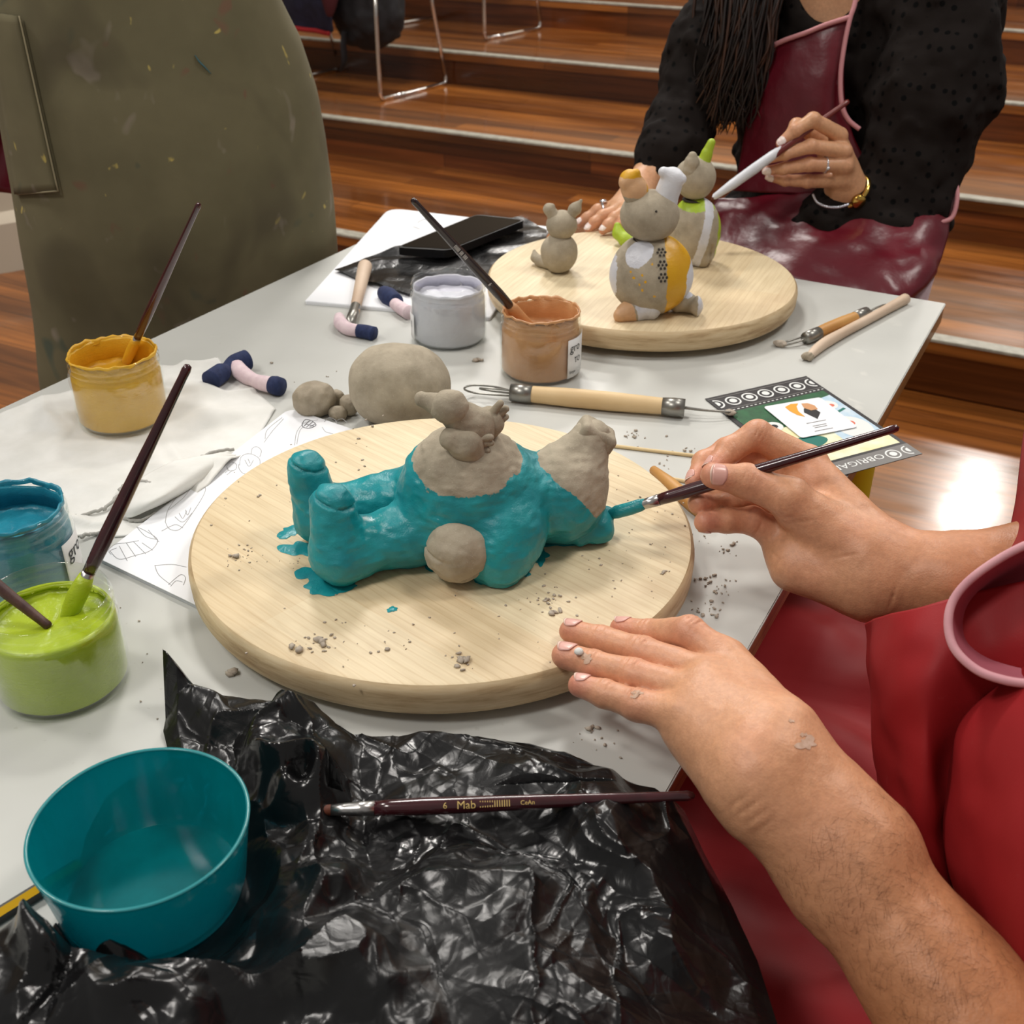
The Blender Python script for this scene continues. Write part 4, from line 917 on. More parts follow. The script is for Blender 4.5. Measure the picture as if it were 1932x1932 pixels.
def dot_m(v):
    r = np.random.default_rng(3); d = np.full(len(v), -1.)
    for px, py in ((1212, 520), (1196, 524), (1218, 532), (1231, 499), (1206, 538), (1190, 513), (1235, 560), (1212, 548)):
        k = dep(b2)-.040; c = ad(px, py, k); q = v-c; q = q-np.outer(q@toc, toc); d = np.maximum(d, .0018-np.linalg.norm(q, axis=1))
    return np.where((v-b2)@toc > 0, d, -1.)
M_cat2 = painted('yellow and white glazed clay', [('yellow', *YEL), ('white', *WHT), ('dots', *YEL)], rough=.5)
bo = S_('body', b2f, [b2], .054, .0016, M_cat2, c2, {'yellow': yel_m, 'white': wht_m, 'dots': dot_m})
# stamped flowers
for px, py in ((1248, 476), (1250, 500), (1251, 524)):
    d_ = ray(px, py); o_ = CAM-b2; a_, b__, c__ = d_@d_, 2*(o_@d_), o_@o_-.0470**2; t_ = (-b__-math.sqrt(max(b__*b__-4*a_*c__, 0)))/(2*a_); p = CAM+d_*t_; n_ = nrm(p-b2); x_, y_, _ = frame_of(n_); vs = []
    for k in range(6):
        q = p+(x_*math.cos(k*1.047)+y_*math.sin(k*1.047))*.0044; q = b2+nrm(q-b2)*(np.linalg.norm(p-b2)+.0002); vs.append(lathe([(0, 0.0006), (.0011, .0004), (.0016, 0)], q, 8, n_, caps=False))
    q = p; vs.append(lathe([(0, 0.0006), (.0011, .0003), (.0014, 0)], q, 8, n_, caps=False))
    part('flower_stamp', join(*vs), M_dark_line, bo, label='stamped flower')
S_('head', lambda P: d_ell(P, h2, (.0335, .031, .0285), RM)+fbm(P, 50, 2, 6)*.0006, [h2], .04, .0015, M_clay, c2)
ey = ad(1238, 399, dep(h2)-.031); part('eye', lathe([(0, .0008), (.0011, .0005), (.0014, 0)], ey, 10, nrm(CAM-ey), caps=False), M_dark_line, c2)
part('neck_ring', lathe([(.014, -.002), (.0195, 0), (.014, .0015)], (b2*.38+h2*.62)-V(0, 0, .0015), 32), M_dark_line, c2)
M_ear1 = painted('peach and yellow glazed clay', [('peach', *PEA), ('yellow', *YEL)], rough=.5)
e1 = [vpl(b2, 1206, 384), vpl(b2, 1197, 358), vpl(b2, 1188, 340), vpl(b2, 1199, 325)]
S_('ear', lambda P: smin(d_chain(P, [e1[0], e1[1], e1[2]], [.0125, .0135, .012], .006), d_cone(P, vpl(b2, 1177, 343)-FW*.006, e1[3]-FW*.004, .0062, .0045), .004)+fbm(P, 70, 2, 7)*.0006, e1, .022, .0013, M_ear1, c2, {'peach': lambda v: v[:, 2]-h2[2]-.022, 'yellow': lambda v: np.maximum(v[:, 2]-h2[2]-.043, (v-e1[1])@R_-.0125)}, label='peach and yellow folded ear')
e2 = [vpl(b2, 1254, 382), vpl(b2, 1262, 356), vpl(b2, 1268, 338)]
S_('ear', lambda P: smin(smin(d_cone(P, e2[0], e2[1], .0145, .0125), d_cone(P, e2[1], e2[2], .0125, .013), .004), d_cone(P, vpl(b2, 1251, 323)-FW*.004, vpl(b2, 1286, 335)-FW*.006, .0058, .0045), .004)+fbm(P, 70, 2, 8)*.0005, e2, .024, .0013, M_pwht, c2, label='white folded ear')
M_leg = painted('white and peach glazed clay', [('white', *WHT), ('peach', *PEA)], rough=.5)
l1 = [B2p(1218, 566, .015)-FW*.014, B2p(1200, 580, .011)-FW*.004, B2p(1182, 590, .008), B2p(1170, 596, .006)]
S_('leg', lambda P: flr(P, d_chain(P, l1, [.0195, .0135, .0105, .0075], .006)+fbm(P, 80, 2, 9)*.0009), l1, .022, .0013, M_leg, c2, {'white': lambda v: .006-(v-l1[1])@nrm(l1[3]-l1[0]), 'peach': lambda v: (v-l1[1])@nrm(l1[3]-l1[0])-.0075}, label='white leg with peach foot')
l2 = [B2p(1282, 562, .014)-FW*.008, B2p(1298, 572, .010), B2p(1312, 578, .0105)]
S_('leg', lambda P: flr(P, smin(d_chain(P, l2, [.0155, .0105, .0085], .006), d_ell(P, B2p(1315, 577, .012), (.006, .0095, .0125), RM), .003)+fbm(P, 80, 2, 10)*.0006), l2, .022, .0013, M_leg, c2, {'white': lambda v: np.maximum(.006-np.linalg.norm(v-l2[0]-V(0, 0, .01), axis=1)+.008, (v-l2[2])@R_-.001), 'peach': lambda v: v[:, 0]*0-1}, label='white leg with bare sole')
# green one behind
c3 = cat_root('clay cat with lime green ear and white stripe, behind the yellow one', 1312, 492)
b3 = B2p(1310, 436, .042); h3 = vpl(b3, 1312, 336)
toc3 = nrm(CAM-b3)
def b3f(P):
    d = d_ell(P, b3, (.0335, .037, .0445), RM); d = smin(d, d_cone(P, B2p(1286, 474, .014), B2p(1280, 486, .008), .014, .011), .008); d = smin(d, d_cone(P, B2p(1328, 476, .015), B2p(1326, 486, .012), .0145, .012), .006)
    gx = (P-B2p(1336, 470, .02))@R_; d = d+.0022*np.exp(-(gx/.0018)**2)*(P[:, 2] < BZ+.034)*((P-b3)@FW < 0)
    return flr(P, d+fbm(P, 60, 2, 11)*.0007)
def st_m(v):
    u = (v-b3)@R_; z = v[:, 2]-BZ; c = .010-.42*(.075-z)*np.where(z < .075, 1, 0)*0.45+.004; return np.where((v-b3)@FW < .01, .0062-np.abs(u-c), -1)+vnoise(v, 120, 2)*.0006
M_cat3 = painted('lime and white glazed clay', [('lime', *LIM), ('white', *WHT)], rough=.5)
S_('body', b3f, [b3], .056, .0016, M_cat3, c3, {'lime': lambda v: np.maximum(v[:, 2]-BZ-.0735, (v-b3)@R_-.0265)+vnoise(v, 100, 6)*.001, 'white': st_m})
S_('head', lambda P: d_ell(P, h3, (.0258, .025, .0262), RM)+fbm(P, 60, 2, 12)*.0006, [h3], .033, .0015, M_clay, c3)
part('neck_ring', lathe([(.012, -.002), (.0165, 0), (.012, .0015)], b3*.4+h3*.6, 32), M_dark_line, c3)
e3 = [vpl(b3, 1299, 318)-FW*.012, vpl(b3, 1303, 302)-FW*.012, vpl(b3, 1304, 290)-FW*.012]
S_('ear', lambda P: d_chain(P, e3, [.010, .0085, .0055], .004)+fbm(P, 90, 2, 13)*.0005, e3, .014, .0011, M_clay, c3, label='bare grey ear')
M_lime = gloss_paint('lime cat glaze', *LIM, rough=.45)
e4 = [vpl(b3, 1326, 310), vpl(b3, 1333, 292), vpl(b3, 1342, 269)]
S_('ear', lambda P: d_chain(P, e4, [.0100, .0066, .0050], .004)+fbm(P, 90, 2, 14)*.0005, e4, .014, .0011, M_lime, c3, label='lime green ear')
t4 = [B2p(1284, 462, .012), B2p(1240, 458, .009), B2p(1205, 456, .008), B2p(1180, 452, .009), B2p(1167, 440, .015), B2p(1165, 426, .024)]
S_('tail', lambda P: flr(P, d_chain(P, t4, [.011, .0095, .009, .0085, .0075, .0048], .006)), t4, .014, .0012, M_lime, c3, label='lime green tail')
# ------------------------------------------------------------------ crumbs of dry clay (uncountable)
ico = bmesh.new(); bmesh.ops.create_icosphere(ico, subdivisions=1, radius=1); IV = np.array([v.co for v in ico.verts]); IF = [[v.index for v in f.verts] for f in ico.faces]; ico.free()
def crumbs(spots, z, seed):
    r = np.random.default_rng(seed); out = []
    for px, py, sp, n, s in spots:
        for _ in range(n):
            c = at(px+r.normal()*sp, py+r.normal()*sp*.55, z); a = s*min(np.exp(r.normal()*.5), 1.7); sh = V(a, a*r.uniform(.4, .9), a*r.uniform(.35, .6)); th = r.uniform(0, 6.3)
            v = (IV+r.normal(size=IV.shape)*.16)*sh; v = np.stack([v[:, 0]*math.cos(th)-v[:, 1]*math.sin(th), v[:, 0]*math.sin(th)+v[:, 1]*math.cos(th), v[:, 2]], 1); out.append((v+c+V(0, 0, sh[2]*.7), IF))
    return join(*out)
tag(part('clay_crumbs', crumbs([(462, 1050, 26, 26, .0009), (440, 1050, 6, 3, .0022), (550, 1055, 20, 8, .0008), (595, 1215, 22, 14, .0011), (560, 1222, 5, 3, .0026), (595, 1212, 8, 4, .0028), (680, 1190, 90, 30, .0008), (870, 1245, 16, 12, .0013), (872, 1246, 5, 3, .0028), (1040, 1130, 26, 22, .0011), (1036, 1131, 5, 3, .0032), (1045, 1155, 8, 5, .0018), (716, 1225, 8, 3, .0018), (1000, 1180, 100, 30, .0007), (1200, 1060, 60, 22, .0007), (1254, 1080, 6, 4, .0022), (1160, 1010, 60, 14, .0008), (700, 830, 50, 7, .0012), (500, 940, 50, 14, .0009), (640, 880, 40, 6, .001), (1150, 900, 40, 9, .0009), (1240, 950, 30, 12, .0008)], BZ, 1), M_crumb), 'scatter of dry clay crumbs on the near board around the teal figure', 'clay crumbs', None, 'stuff')
tag(part('clay_crumbs', crumbs([(1200, 828, 22, 14, .0012), (1190, 820, 8, 4, .0025), (1345, 1005, 18, 14, .001), (1343, 1000, 5, 3, .0028), (1370, 1040, 14, 9, .0012), (1382, 1028, 5, 3, .0026), (1340, 1100, 20, 22, .0012), (1335, 1150, 16, 20, .0012), (1370, 1120, 14, 8, .001), (1270, 862, 30, 9, .001), (1300, 852, 6, 3, .0022), (440, 1273, 4, 2, .0026), (905, 680, 6, 3, .003), (580, 700, 40, 6, .0012), (560, 880, 10, 2, .001), (420, 760, 40, 4, .001), (1130, 1395, 30, 12, .0011), (1120, 1375, 10, 5, .0016), (240, 1190, 60, 7, .0007), (300, 1350, 60, 6, .0006), (1290, 905, 30, 8, .0008)], ZT+.0002, 2), M_crumb), 'scatter of dry clay crumbs on the grey table top around the near board', 'clay crumbs', None, 'stuff')
# ------------------------------------------------------------------ teal tub
tb0 = at(322, 1802, ZT+.004); tbc = tb0+away(tb0)*.046; hts = np.linspace(.02, .12, 300); th_ = hts[np.argmin([abs(pj(tbc+V(0, 0, h))[1]-1552) for h in hts])]
tR = 203*dep(tbc+V(0, 0, th_))/F
print('tub', tbc, th_, tR, pj(tbc+V(0, 0, th_)))
tub = thing('plastic_tub', 'round teal translucent plastic tub standing on the black bag', 'tub', tbc)
rb = tR*.86; w = .0013; zz = lambda t: th_*t
rad = lambda t: rb+(tR-rb)*t
prof = [(0, .0015), (rb*.9, .0015), (rb*.93, 0), (rb*.97, 0), (rb*.985, .002), (rad(.12)*.985, zz(.12)), (rad(.13), zz(.135)), (rad(.88), zz(.88)), (rad(.885)+.0004, zz(.885)), (tR, zz(.985))]
inn = [(tR-w, zz(.985)), (rad(.88)-w, zz(.88)), (rad(.13)-w, zz(.14)), (rb*.97-w, zz(.06)), (rb*.9, .0035), (rb*.5, .003), (0, .003)]
part('tub_wall', lathe(prof+inn, tbc, 96, caps=False), M_tub, tub, angle=40)
part('rim', lathe([(tR-w-.0002, zz(.98)), (tR+.0004, zz(.98)), (tR+.0005, zz(.995)), (tR-w/2, zz(1.0)+.0002), (tR-w-.0003, zz(.995))], tbc, 96, caps=False, close=True), M_tubrim, tub)
# ------------------------------------------------------------------ skin
def skin_mat(name, base, red, dark):
    t = NT(name); vec = t.coord(); n = t.noise(vec, 32, 4, 0.6)
    c = t.ramp(n, [(0.3, lin(base)), (0.7, lin(tuple(min(255, int(x*1.05)) for x in base)))])
    a = t.n('ShaderNodeAttribute'); a.attribute_name = 'red'; c = t.mix(t.math('MULTIPLY', a.outputs['Fac'], 0.8), c, lin(red))
    d = t.n('ShaderNodeAttribute'); d.attribute_name = 'tan'; c = t.mix(t.math('MULTIPLY', d.outputs['Fac'], 0.8), c, lin(dark))
    sp = t.ramp(t.noise(vec, 70, 1), [(0.855, (0, 0, 0, 1)), (0.875, (1, 1, 1, 1))]); c = t.mix(t.math('MULTIPLY', sp, 0.5), c, lin((96, 56, 40)))
    mot = t.ramp(t.noise(vec, 260, 3), [(0.3, (0.9, 0.88, 0.87, 1)), (0.7, (1.06, 1.06, 1.06, 1))]); c = t.mix(1.0, c, mot, 'MULTIPLY')
    vo = t.n('ShaderNodeTexVoronoi'); vo.inputs['Scale'].default_value = 700; t.l(vec, vo.inputs['Vector'])
    h = t.math('ADD', t.math('MULTIPLY', vo.outputs['Distance'], 0.6), t.noise(vec, 250, 4))
    return t.done(t.bsdf(c, 0.46, t.bump(h, 0.22, 0.0008), Subsurface_Weight=0.12, Subsurface_Radius=(0.01, 0.004, 0.002), Subsurface_Scale=0.5))
M_skin = skin_mat('skin of the painter', (205, 152, 116), (206, 128, 112), (176, 116, 74))
M_skin2 = skin_mat('skin of the woman', (206, 156, 118), (206, 136, 112), (186, 130, 90))
M_nail = mat('fingernail', (222, 172, 160), 0.28); M_nailtip = mat('nail edge', (226, 196, 180), 0.35); M_nail2 = mat('pearly nail polish', (232, 206, 200), 0.12, (250, 240, 236), 300)
def finger(js, rs, k=.004): return (np.array(js), rs, k)
def hand_sdf(fingers, palm, kp, arm=None, dents=()):
    def f(P):
        pd = None
        for a, b, r1, r2 in palm: e = d_cone(P, a, b, r1, r2); pd = e if pd is None else smin(pd, e, kp)
        if arm:
            for a, b, r1, r2 in arm: pd = smin(pd, d_cone(P, a, b, r1, r2), kp*1.3)
        out = pd
        for js, rs, k in fingers:
            fd = d_chain(P, js, rs, k)
            for i in range(1, len(js)-1):           # knuckle: thicker joint
                fd = smin(fd, d_ell(P, js[i], (rs[i]*1.05,)*3), .002)
            out = smin(out, smin(pd, fd, .007), .0016)
        for c, n_, w, dp in dents:                  # wrinkles: thin grooves around c, along n_
            q = P-c; s = q@n_; out = out+dp*np.exp(-(s/w)**2)*np.exp(-(np.linalg.norm(q, axis=1)/(w*9))**2)
        return out+vnoise(P, 130, 3)*.00035
    return f
def knuckle_dents(fingers, up, idx=(2,), dp=.0011):
    D = []
    for js, rs, k in fingers:
        for i in idx:
            d = nrm(js[i]-js[i-1]); u = nrm(up-d*(up@d))
            for o in (-.0034, 0.0002, .0036): D.append((js[i]+u*rs[i]*.95+d*o, d, .0007, dp))
    return D
def nail(js, rs, up, par, L=.0115, wd=0.95, mats=None, tilt=0.0, off=0.0):
    tip, dip = js[-1], js[-2]; d = nrm(tip-dip); u = nrm(up-d*(up@d)); s = np.cross(d, u); r = rs[-1]
    rows = []
    base = tip-d*(L*.55)
    for v in np.linspace(0, 1, 9):
        row = []
        for t_ in np.linspace(-1, 1, 11):
            a = t_*wd*(0.80+.20*math.sin(min(v*1.3, 1)*math.pi*.5))*(1-.22*max(v-.75, 0)*4*.5); rr = r*(1.03+off) + .0002-(.0014*v*v)
            row.append(base+d*(L*v-(.0032*t_*t_*v*v-.0018*t_*t_*(1-v)))+s*math.sin(a)*rr+u*math.cos(a)*rr)
        rows.append(row)
    P = np.array(rows); m1, m2 = mats or (M_nail, M_nailtip)
    n = part('nail', thick(P[:8], .0005), m1, par); part('nail_edge', thick(P[7:]+u*.0001, .0005), m2, n); return n
def skin_attr(v, fingers, tanpts=None):
    red = np.zeros(len(v))
    for js, rs, k in fingers:
        for i, w in ((len(js)-1, .9), (len(js)-2, .35), (1, .45)):
            red = np.maximum(red, w*np.exp(-(np.linalg.norm(v-js[i], axis=1)/.013)**2))
    red = np.clip(red+vnoise(v, 40, 4)*.18, 0, 1); tan = np.zeros(len(v))
    if tanpts is not None:
        a, b = tanpts; tt = ((v-a)@(b-a))/((b-a)@(b-a)); tan = np.clip(tt, 0, 1)
    return {'red': red, 'tan': tan}
# ------------------------------------------------------------------ painter in the red apron: flat hand
def L(px, py, h): return at(px, py, BZ+h)
fl = [finger([L(1366, 1246, .020), L(1300, 1194, .026), L(1226, 1195, .012), L(1172, 1185, .0078)], [.0130, .0110, .0092, .0078]),
      finger([L(1338, 1275, .022), L(1212, 1231, .0145), L(1136, 1207, .0105), L(1077, 1190, .0085)], [.0118, .0102, .0090, .0080]),
      finger([L(1322, 1312, .021), L(1196, 1272, .0145), L(1120, 1254, .0105), L(1066, 1237, .0090)], [.0115, .0100, .0092, .0088]),
      finger([L(1300, 1352, .017), L(1204, 1330, .0105), L(1142, 1309, .0085), L(1094, 1293, .0080)], [.0118, .0098, .0086, .0076])]
W0, W1 = L(1478, 1400, .020), L(1415, 1470, .012)
palm = [(L(1368, 1248, .018), L(1468, 1384, .018), .0140, .0195), (L(1334, 1290, .021), L(1448, 1415, .018), .0135, .0205), (L(1318, 1322, .018), L(1430, 1445, .015), .0135, .0205),
        (L(1296, 1360, .012), L(1412, 1468, .008), .0155, .0205), (L(1318, 1394, .000), L(1425, 1512, -.002), .0160, .0195), (L(1372, 1262, .006), L(1458, 1372, .008), .012, .0165)]
El = ad(1995, 2150, .56)
W0 = L(1470, 1430, .012)
arm = [(L(1466, 1408, .016), ad(1630, 1594, .620), .0240, .0290), (L(1434, 1466, .008), ad(1578, 1655, .625), .0240, .0295), (ad(1560, 1580, .632), El, .0285, .0535)]
dn = knuckle_dents(fl, V(0, 0, 1), (1,), .0013)+knuckle_dents(fl, V(0, 0, 1), (2,), .0008)
for o in (0, .006, .012, .018): dn.append((L(1405, 1530, .008)+nrm(El-W0)*(o-.004)+V(0, 0, .004), nrm(El-W0), .0010, .0008))
lh = hand_sdf(fl, palm, .014, arm, dn)
pts = [q for f_ in fl for q in f_[0]]+[q for a in palm+arm for q in a[:2]]
lo, hi = bounds(pts, .055)
lhv, lhq = sdf_mesh(lh, lo, hi, .0015)
# ------------------------------------------------------------------ painter: hand holding the brush
def K(px, py, d): return ad(px, py, d)
bt = lambda px: ad(px, np.interp(px, [1140, 1697], [974, 806]), np.interp(px, [1140, 1697], [dep(TIPB), .80]))
db = lambda px: dep(bt(px))
dT = db(1350)
fr = [finger([K(1528, 874, .872), K(1428, 820, .868), K(1376, 850, .866), K(1346, 884, dT+.013)], [.0135, .0112, .0098, .0082]),
      finger([K(1506, 900, .886), K(1372, 850, .882), K(1328, 872, .878), K(1311, 908, dT+.022)], [.0130, .0100, .0088, .0076]),
      finger([K(1488, 955, .882), K(1408, 938, .876), K(1360, 946, .868), K(1318, 950, dT+.012)], [.0130, .0106, .0096, .0084]),
      finger([K(1480, 1020, .862), K(1420, 982, .858), K(1372, 982, .854), K(1330, 985, dT+.006)], [.0130, .0106, .0094, .0082]),
      finger([K(1598, 1020, .834), K(1490, 940, .832), K(1408, 908, .836), K(1346, 897, dT-.011)], [.0200, .0152, .0124, .0096], .006)]
palm2 = [(K(1526, 880, .872), K(1652, 1036, .836), .0140, .0215), (K(1506, 918, .876), K(1648, 1050, .838), .0150, .0225), (K(1495, 975, .870), K(1650, 1070, .836), .0155, .024), (K(1478, 1030, .860), K(1640, 1105, .832), .0150, .0215),
         (K(1500, 960, .838), K(1625, 1040, .828), .0150, .0225), (K(1500, 1070, .848), K(1640, 1112, .826), .0185, .0200)]
ER = ad(1990, 1075, .80)
arm2 = [(K(1655, 1060, .834), K(1790, 1092, .815), .0255, .0280), (K(1645, 1088, .832), K(1790, 1100, .815), .0260, .0290), (K(1790, 1096, .815), ER, .0300, .040)]
dn2 = [(K(1436, 1000, .838), nrm(K(1450, 1010, .838)-K(1424, 998, .838)), .0011, .002), (K(1452, 1030, .838), nrm(K(1470, 1020, .838)-K(1440, 1040, .838)), .0010, .0017), (K(1476, 978, .815), nrm(K(1476, 960, .815)-K(1480, 1000, .815)), .0010, .0016), (K(1510, 985, .812), nrm(K(1510, 970, .81)-K(1514, 1000, .81)), .0010, .0014), (K(1462, 985, .822), nrm(K(1480, 960, .822)-K(1470, 1010, .822)), .0010, .0015), (K(1545, 960, .806), nrm(K(1540, 945, .81)-K(1546, 965, .81)), .0009, .0012), (K(1530, 970, .806), nrm(K(1540, 945, .81)-K(1546, 965, .81)), .0008, .0010), (K(1560, 1045, .806), nrm(K(1540, 1030, .81)-K(1546, 1050, .81)), .0010, .0014), (K(1590, 1052, .806), nrm(K(1540, 1030, .81)-K(1546, 1050, .81)), .0009, .0012), (K(1680, 1120, .805), nrm(K(1700, 1100, .8)-K(1650, 1090, .8)), .001, .0014)]
rhf = hand_sdf(fr, palm2, .013, arm2, dn2+knuckle_dents(fr[:1], nrm(CAM-K(1430, 818, .868)), (1, 2), .0008)+knuckle_dents(fr[4:], nrm(CAM-K(1430, 900, .84))+V(0, 0, .5), (2,), .0007))
pts2 = [q for f_ in fr for q in f_[0]]+[q for a in palm2+arm2 for q in a[:2]]
lo2, hi2 = bounds(pts2, .045)
rhv, rhq = sdf_mesh(rhf, lo2, hi2, .0015)
# rest of the body (behind and beyond the apron)
SL, SR = V(.27, .30, 1.10), V(.22, .80, 1.10); HP = V(.24, .56, .52)
def bodyf(P):
    d = d_ell(P, V(.235, .57, .80), (.115, .175, .34)); d = smin(d, d_cone(P, SL, SR, .065, .065), .06)
    d = smin(d, d_cone(P, V(.23, .57, 1.1), V(.19, .57, 1.25), .055, .05), .03); d = smin(d, d_ell(P, V(.155, .57, 1.36), (.095, .075, .115)), .02); d = smin(d, d_cone(P, V(.07, .57, 1.36), V(.052, .57, 1.34), .009, .012), .01)
    d = smin(d, d_cone(P, SL, El, .055, .047), .03); d = smin(d, d_cone(P, SR, ER, .055, .039), .03)
    d = smin(d, d_cone(P, V(.22, .46, .465), V(-.20, .42, .445), .085, .062), .03); d = smin(d, d_cone(P, V(.22, .68, .465), V(-.20, .74, .445), .085, .062), .03)
    d = smin(d, d_cone(P, V(-.20, .42, .445), V(-.20, .42, .06), .058, .042), .02); d = smin(d, d_cone(P, V(-.20, .74, .445), V(-.20, .74, .06), .058, .042), .02)
    return d
bv, bq = sdf_mesh(bodyf, (-.34, .22, .0), (.42, 1.0, 1.52), .012)
pr = thing('person', 'person in red apron, one hand flat on the board, the other holding a brush', 'person', (.2, .57, 0))
allv, allf = join((lhv, lhq), (rhv, rhq), (bv, bq))
a1 = skin_attr(lhv, fl, (L(1400, 1420, .02), ad(1760, 1790, .60))); a2 = skin_attr(rhv, fr, (K(1600, 1060, .83), K(1900, 1060, .80)))
part('body', (allv, allf), M_skin, pr, attr={k: np.r_[a1[k], a2[k], np.zeros(len(bv))] for k in ('red', 'tan')})
upn = V(0, 0, 1)
for i, f_ in enumerate(fl): nail(f_[0], f_[1], nrm(V(0, 0, 1)+(-R_*.10+FW*.45 if i else FW*.5-R_*.0)), pr, L=(.0115, .0125, .0130, .0105)[i], wd=.92)
nail(fr[4][0], fr[4][1], nrm((CAM-fr[4][0][-1])/np.linalg.norm(CAM-fr[4][0][-1])+V(0, 0, .25)), pr, L=.0135, wd=1.0)
nail(fr[0][0], fr[0][1], nrm(-R_*1.0+V(0, 0, .35)+FW*.1), pr, L=.011); nail(fr[1][0], fr[1][1], nrm(-R_*1.0+V(0, 0, .5)), pr, L=.0105); nail(fr[3][0], fr[3][1], nrm(-R_*.5+V(0, 0, -.6)-FW*.2), pr, L=.0095)
# dried clay on finger and wrist
M_dry = mat('dried clay smear on skin', (206, 176, 156), 0.8, (190, 156, 132), 300)
def skin_patch(px, py, rx, ry, f, seed, m=M_dry, lift=.0004):
    rr = np.random.default_rng(seed); n = 26; out = []
    a = np.linspace(0, 2*np.pi, n, endpoint=False); r = 1+sum(np.sin(a*k+rr.uniform(0, 6))*.3/k**.4 for k in (2, 3, 5, 7))
    def hit(x, y):
        t_ = .45
        d_ = ray(x, y); dl = np.linalg.norm(d_)
        for _ in range(60): t_ += float(f((CAM+d_*t_)[None])[0])*.8/dl
        return CAM+d_*t_-d_/dl*lift
    vs = [hit(px, py)]+[hit(px+rx*math.cos(x)*.5*q, py+ry*math.sin(x)*.5*q) for x, q in zip(a, r)]+[hit(px+rx*math.cos(x)*q, py+ry*math.sin(x)*q) for x, q in zip(a, r)]
    fs = [[0, 1+i, 1+(i+1) % n] for i in range(n)]+[[1+i, n+1+i, n+1+(i+1) % n, 1+(i+1) % n] for i in range(n)]
    return vs, fs
for px, py, rx, ry, s in ((1522, 1402, 17, 12, 1), (1516, 1386, 6, 4, 2), (1493, 1360, 5, 3, 3), (1106, 1241, 11, 9, 4), (1200, 1309, 10, 7, 6)): part('clay_smear', skin_patch(px, py, rx, ry, lh, s), M_dry, pr, label='dried clay on the skin')
vv = lathe([(0, .003), (.0022, .0024), (.0031, .001), (.003, 0)], L(1092, 1231, .0195), 14); part('clay_bit', vv, M_canvas, pr, label='pale clay bit on the finger')
# short dark hair on the forearms
def arm_hair(f, a, b, w, n, seed, Lh=.011):
    r = np.random.default_rng(seed); vs = []; d0 = ray(*a)
    for _ in range(n):
        t_ = r.uniform(0, 1); px = a[0]+(b[0]-a[0])*t_; py = a[1]+(b[1]-a[1])*t_; o = r.uniform(-1, 1)*w; nx, ny = -(b[1]-a[1]), b[0]-a[0]; q = math.hypot(nx, ny); px += nx/q*o; py += ny/q*o
        d_ = ray(px, py); dl = np.linalg.norm(d_); s = .45
        for _ in range(40): s += float(f((CAM+d_*s)[None])[0])*.8/dl
        p = CAM+d_*s
        if abs(float(f(p[None])[0])) > .002: continue
        e = .001; g = nrm(np.array([float(f((p+np.eye(3)[k]*e)[None])[0]) for k in range(3)])-float(f(p[None])[0]))
        al = nrm(ad(b[0], b[1], .62)-ad(a[0], a[1], .66)); sd = nrm(np.cross(g, al)); dirv = nrm(-al*.3+sd*(.8 if o > 0 else -.8)*r.uniform(.4, 1)+al*r.normal()*.5)
        dirv = nrm(dirv-g*(dirv@g)); l_ = Lh*r.uniform(.5, 1.2)
        vs.append(tube(np.array([p, p+dirv*l_*.5+g*.0011, p+dirv*l_+g*.0008]), [.000045, .00004, .00002], 3))
    return join(*vs)
M_hair = mat('dark body hair', (110, 70, 46), 0.5)
h1 = part('arm_hair', arm_hair(lh, (1560, 1560), (1850, 1900), 140, 1000, 1, .009), M_hair, pr); h1['kind'] = 'stuff'
# ------------------------------------------------------------------ red apron
M_redin = mat('apron lining', (168, 88, 102), 0.75, (180, 104, 116), 14); M_pipe = mat('pale pink binding', (214, 160, 166), 0.8, (204, 148, 156), 60)
M_red = NT('red coated apron fabric'); t = M_red; vec = t.coord()
c = t.ramp(t.noise(vec, 7, 4), [(0.3, lin((140, 26, 30))), (0.7, lin((158, 38, 42)))])
scf = t.ramp(t.noise(t.coord((1, 5, 3)), 42, 4, 0.65, 0.8), [(0.66, (0, 0, 0, 1)), (0.8, (1, 1, 1, 1))]); c = t.mix(t.math('MULTIPLY', scf, 0.16), c, lin((196, 120, 118)))
M_red = t.done(t.bsdf(c, 0.55, t.bump(t.noise(vec, 900, 2), 0.12, 0.0006), Specular_IOR_Level=0.22))
# shirt, trousers and the body of the apron
def shirtf(P):
    d = d_ell(P, V(.235, .57, .80), (.115, .175, .34)); d = smin(d, d_cone(P, SL, SR, .065, .065), .06)
    d = smin(d, d_cone(P, SL, SL*.42+El*.58, .062, .058), .03); d = smin(d, d_cone(P, SR, SR*.45+ER*.55, .062, .056), .03)
    d = np.maximum(d-.009+fbm(P, 18, 2, 4)*.004, -d_cone(P, V(.21, .57, 1.14), V(.19, .57, 1.3), .062, .07)); return d
part('shirt', sdf_mesh(shirtf, (-.34, .14, .40), (.46, 1.06, 1.24), .010), mat('dark grey shirt', (52, 50, 54), .9), pr)
def trouf(P):
    d = d_ell(P, V(.235, .57, .55), (.13, .185, .12))
    for y0, y1 in ((.46, .42), (.68, .74)):
        d = smin(d, d_cone(P, V(.22, y0, .465), V(-.20, y1, .445), .085, .062), .03); d = smin(d, d_cone(P, V(-.20, y1, .445), V(-.20, y1, .12), .058, .045), .02)
    return d-.008+fbm(P, 20, 2, 6)*.004
part('trousers', sdf_mesh(trouf, (-.34, .2, .05), (.46, 1.0, .74), .012), mat('dark trousers', (34, 36, 44), .9), pr)
def bodf(P): return np.maximum(np.maximum(d_ell(P, V(.235, .57, .80), (.115, .175, .34))-.021+fbm(P, 12, 2, 8)*.006, P[:, 0]-.235), np.maximum(P[:, 2]-1.04+.35*np.abs(P[:, 1]-.57), np.abs(P[:, 1]-.57)-.17))
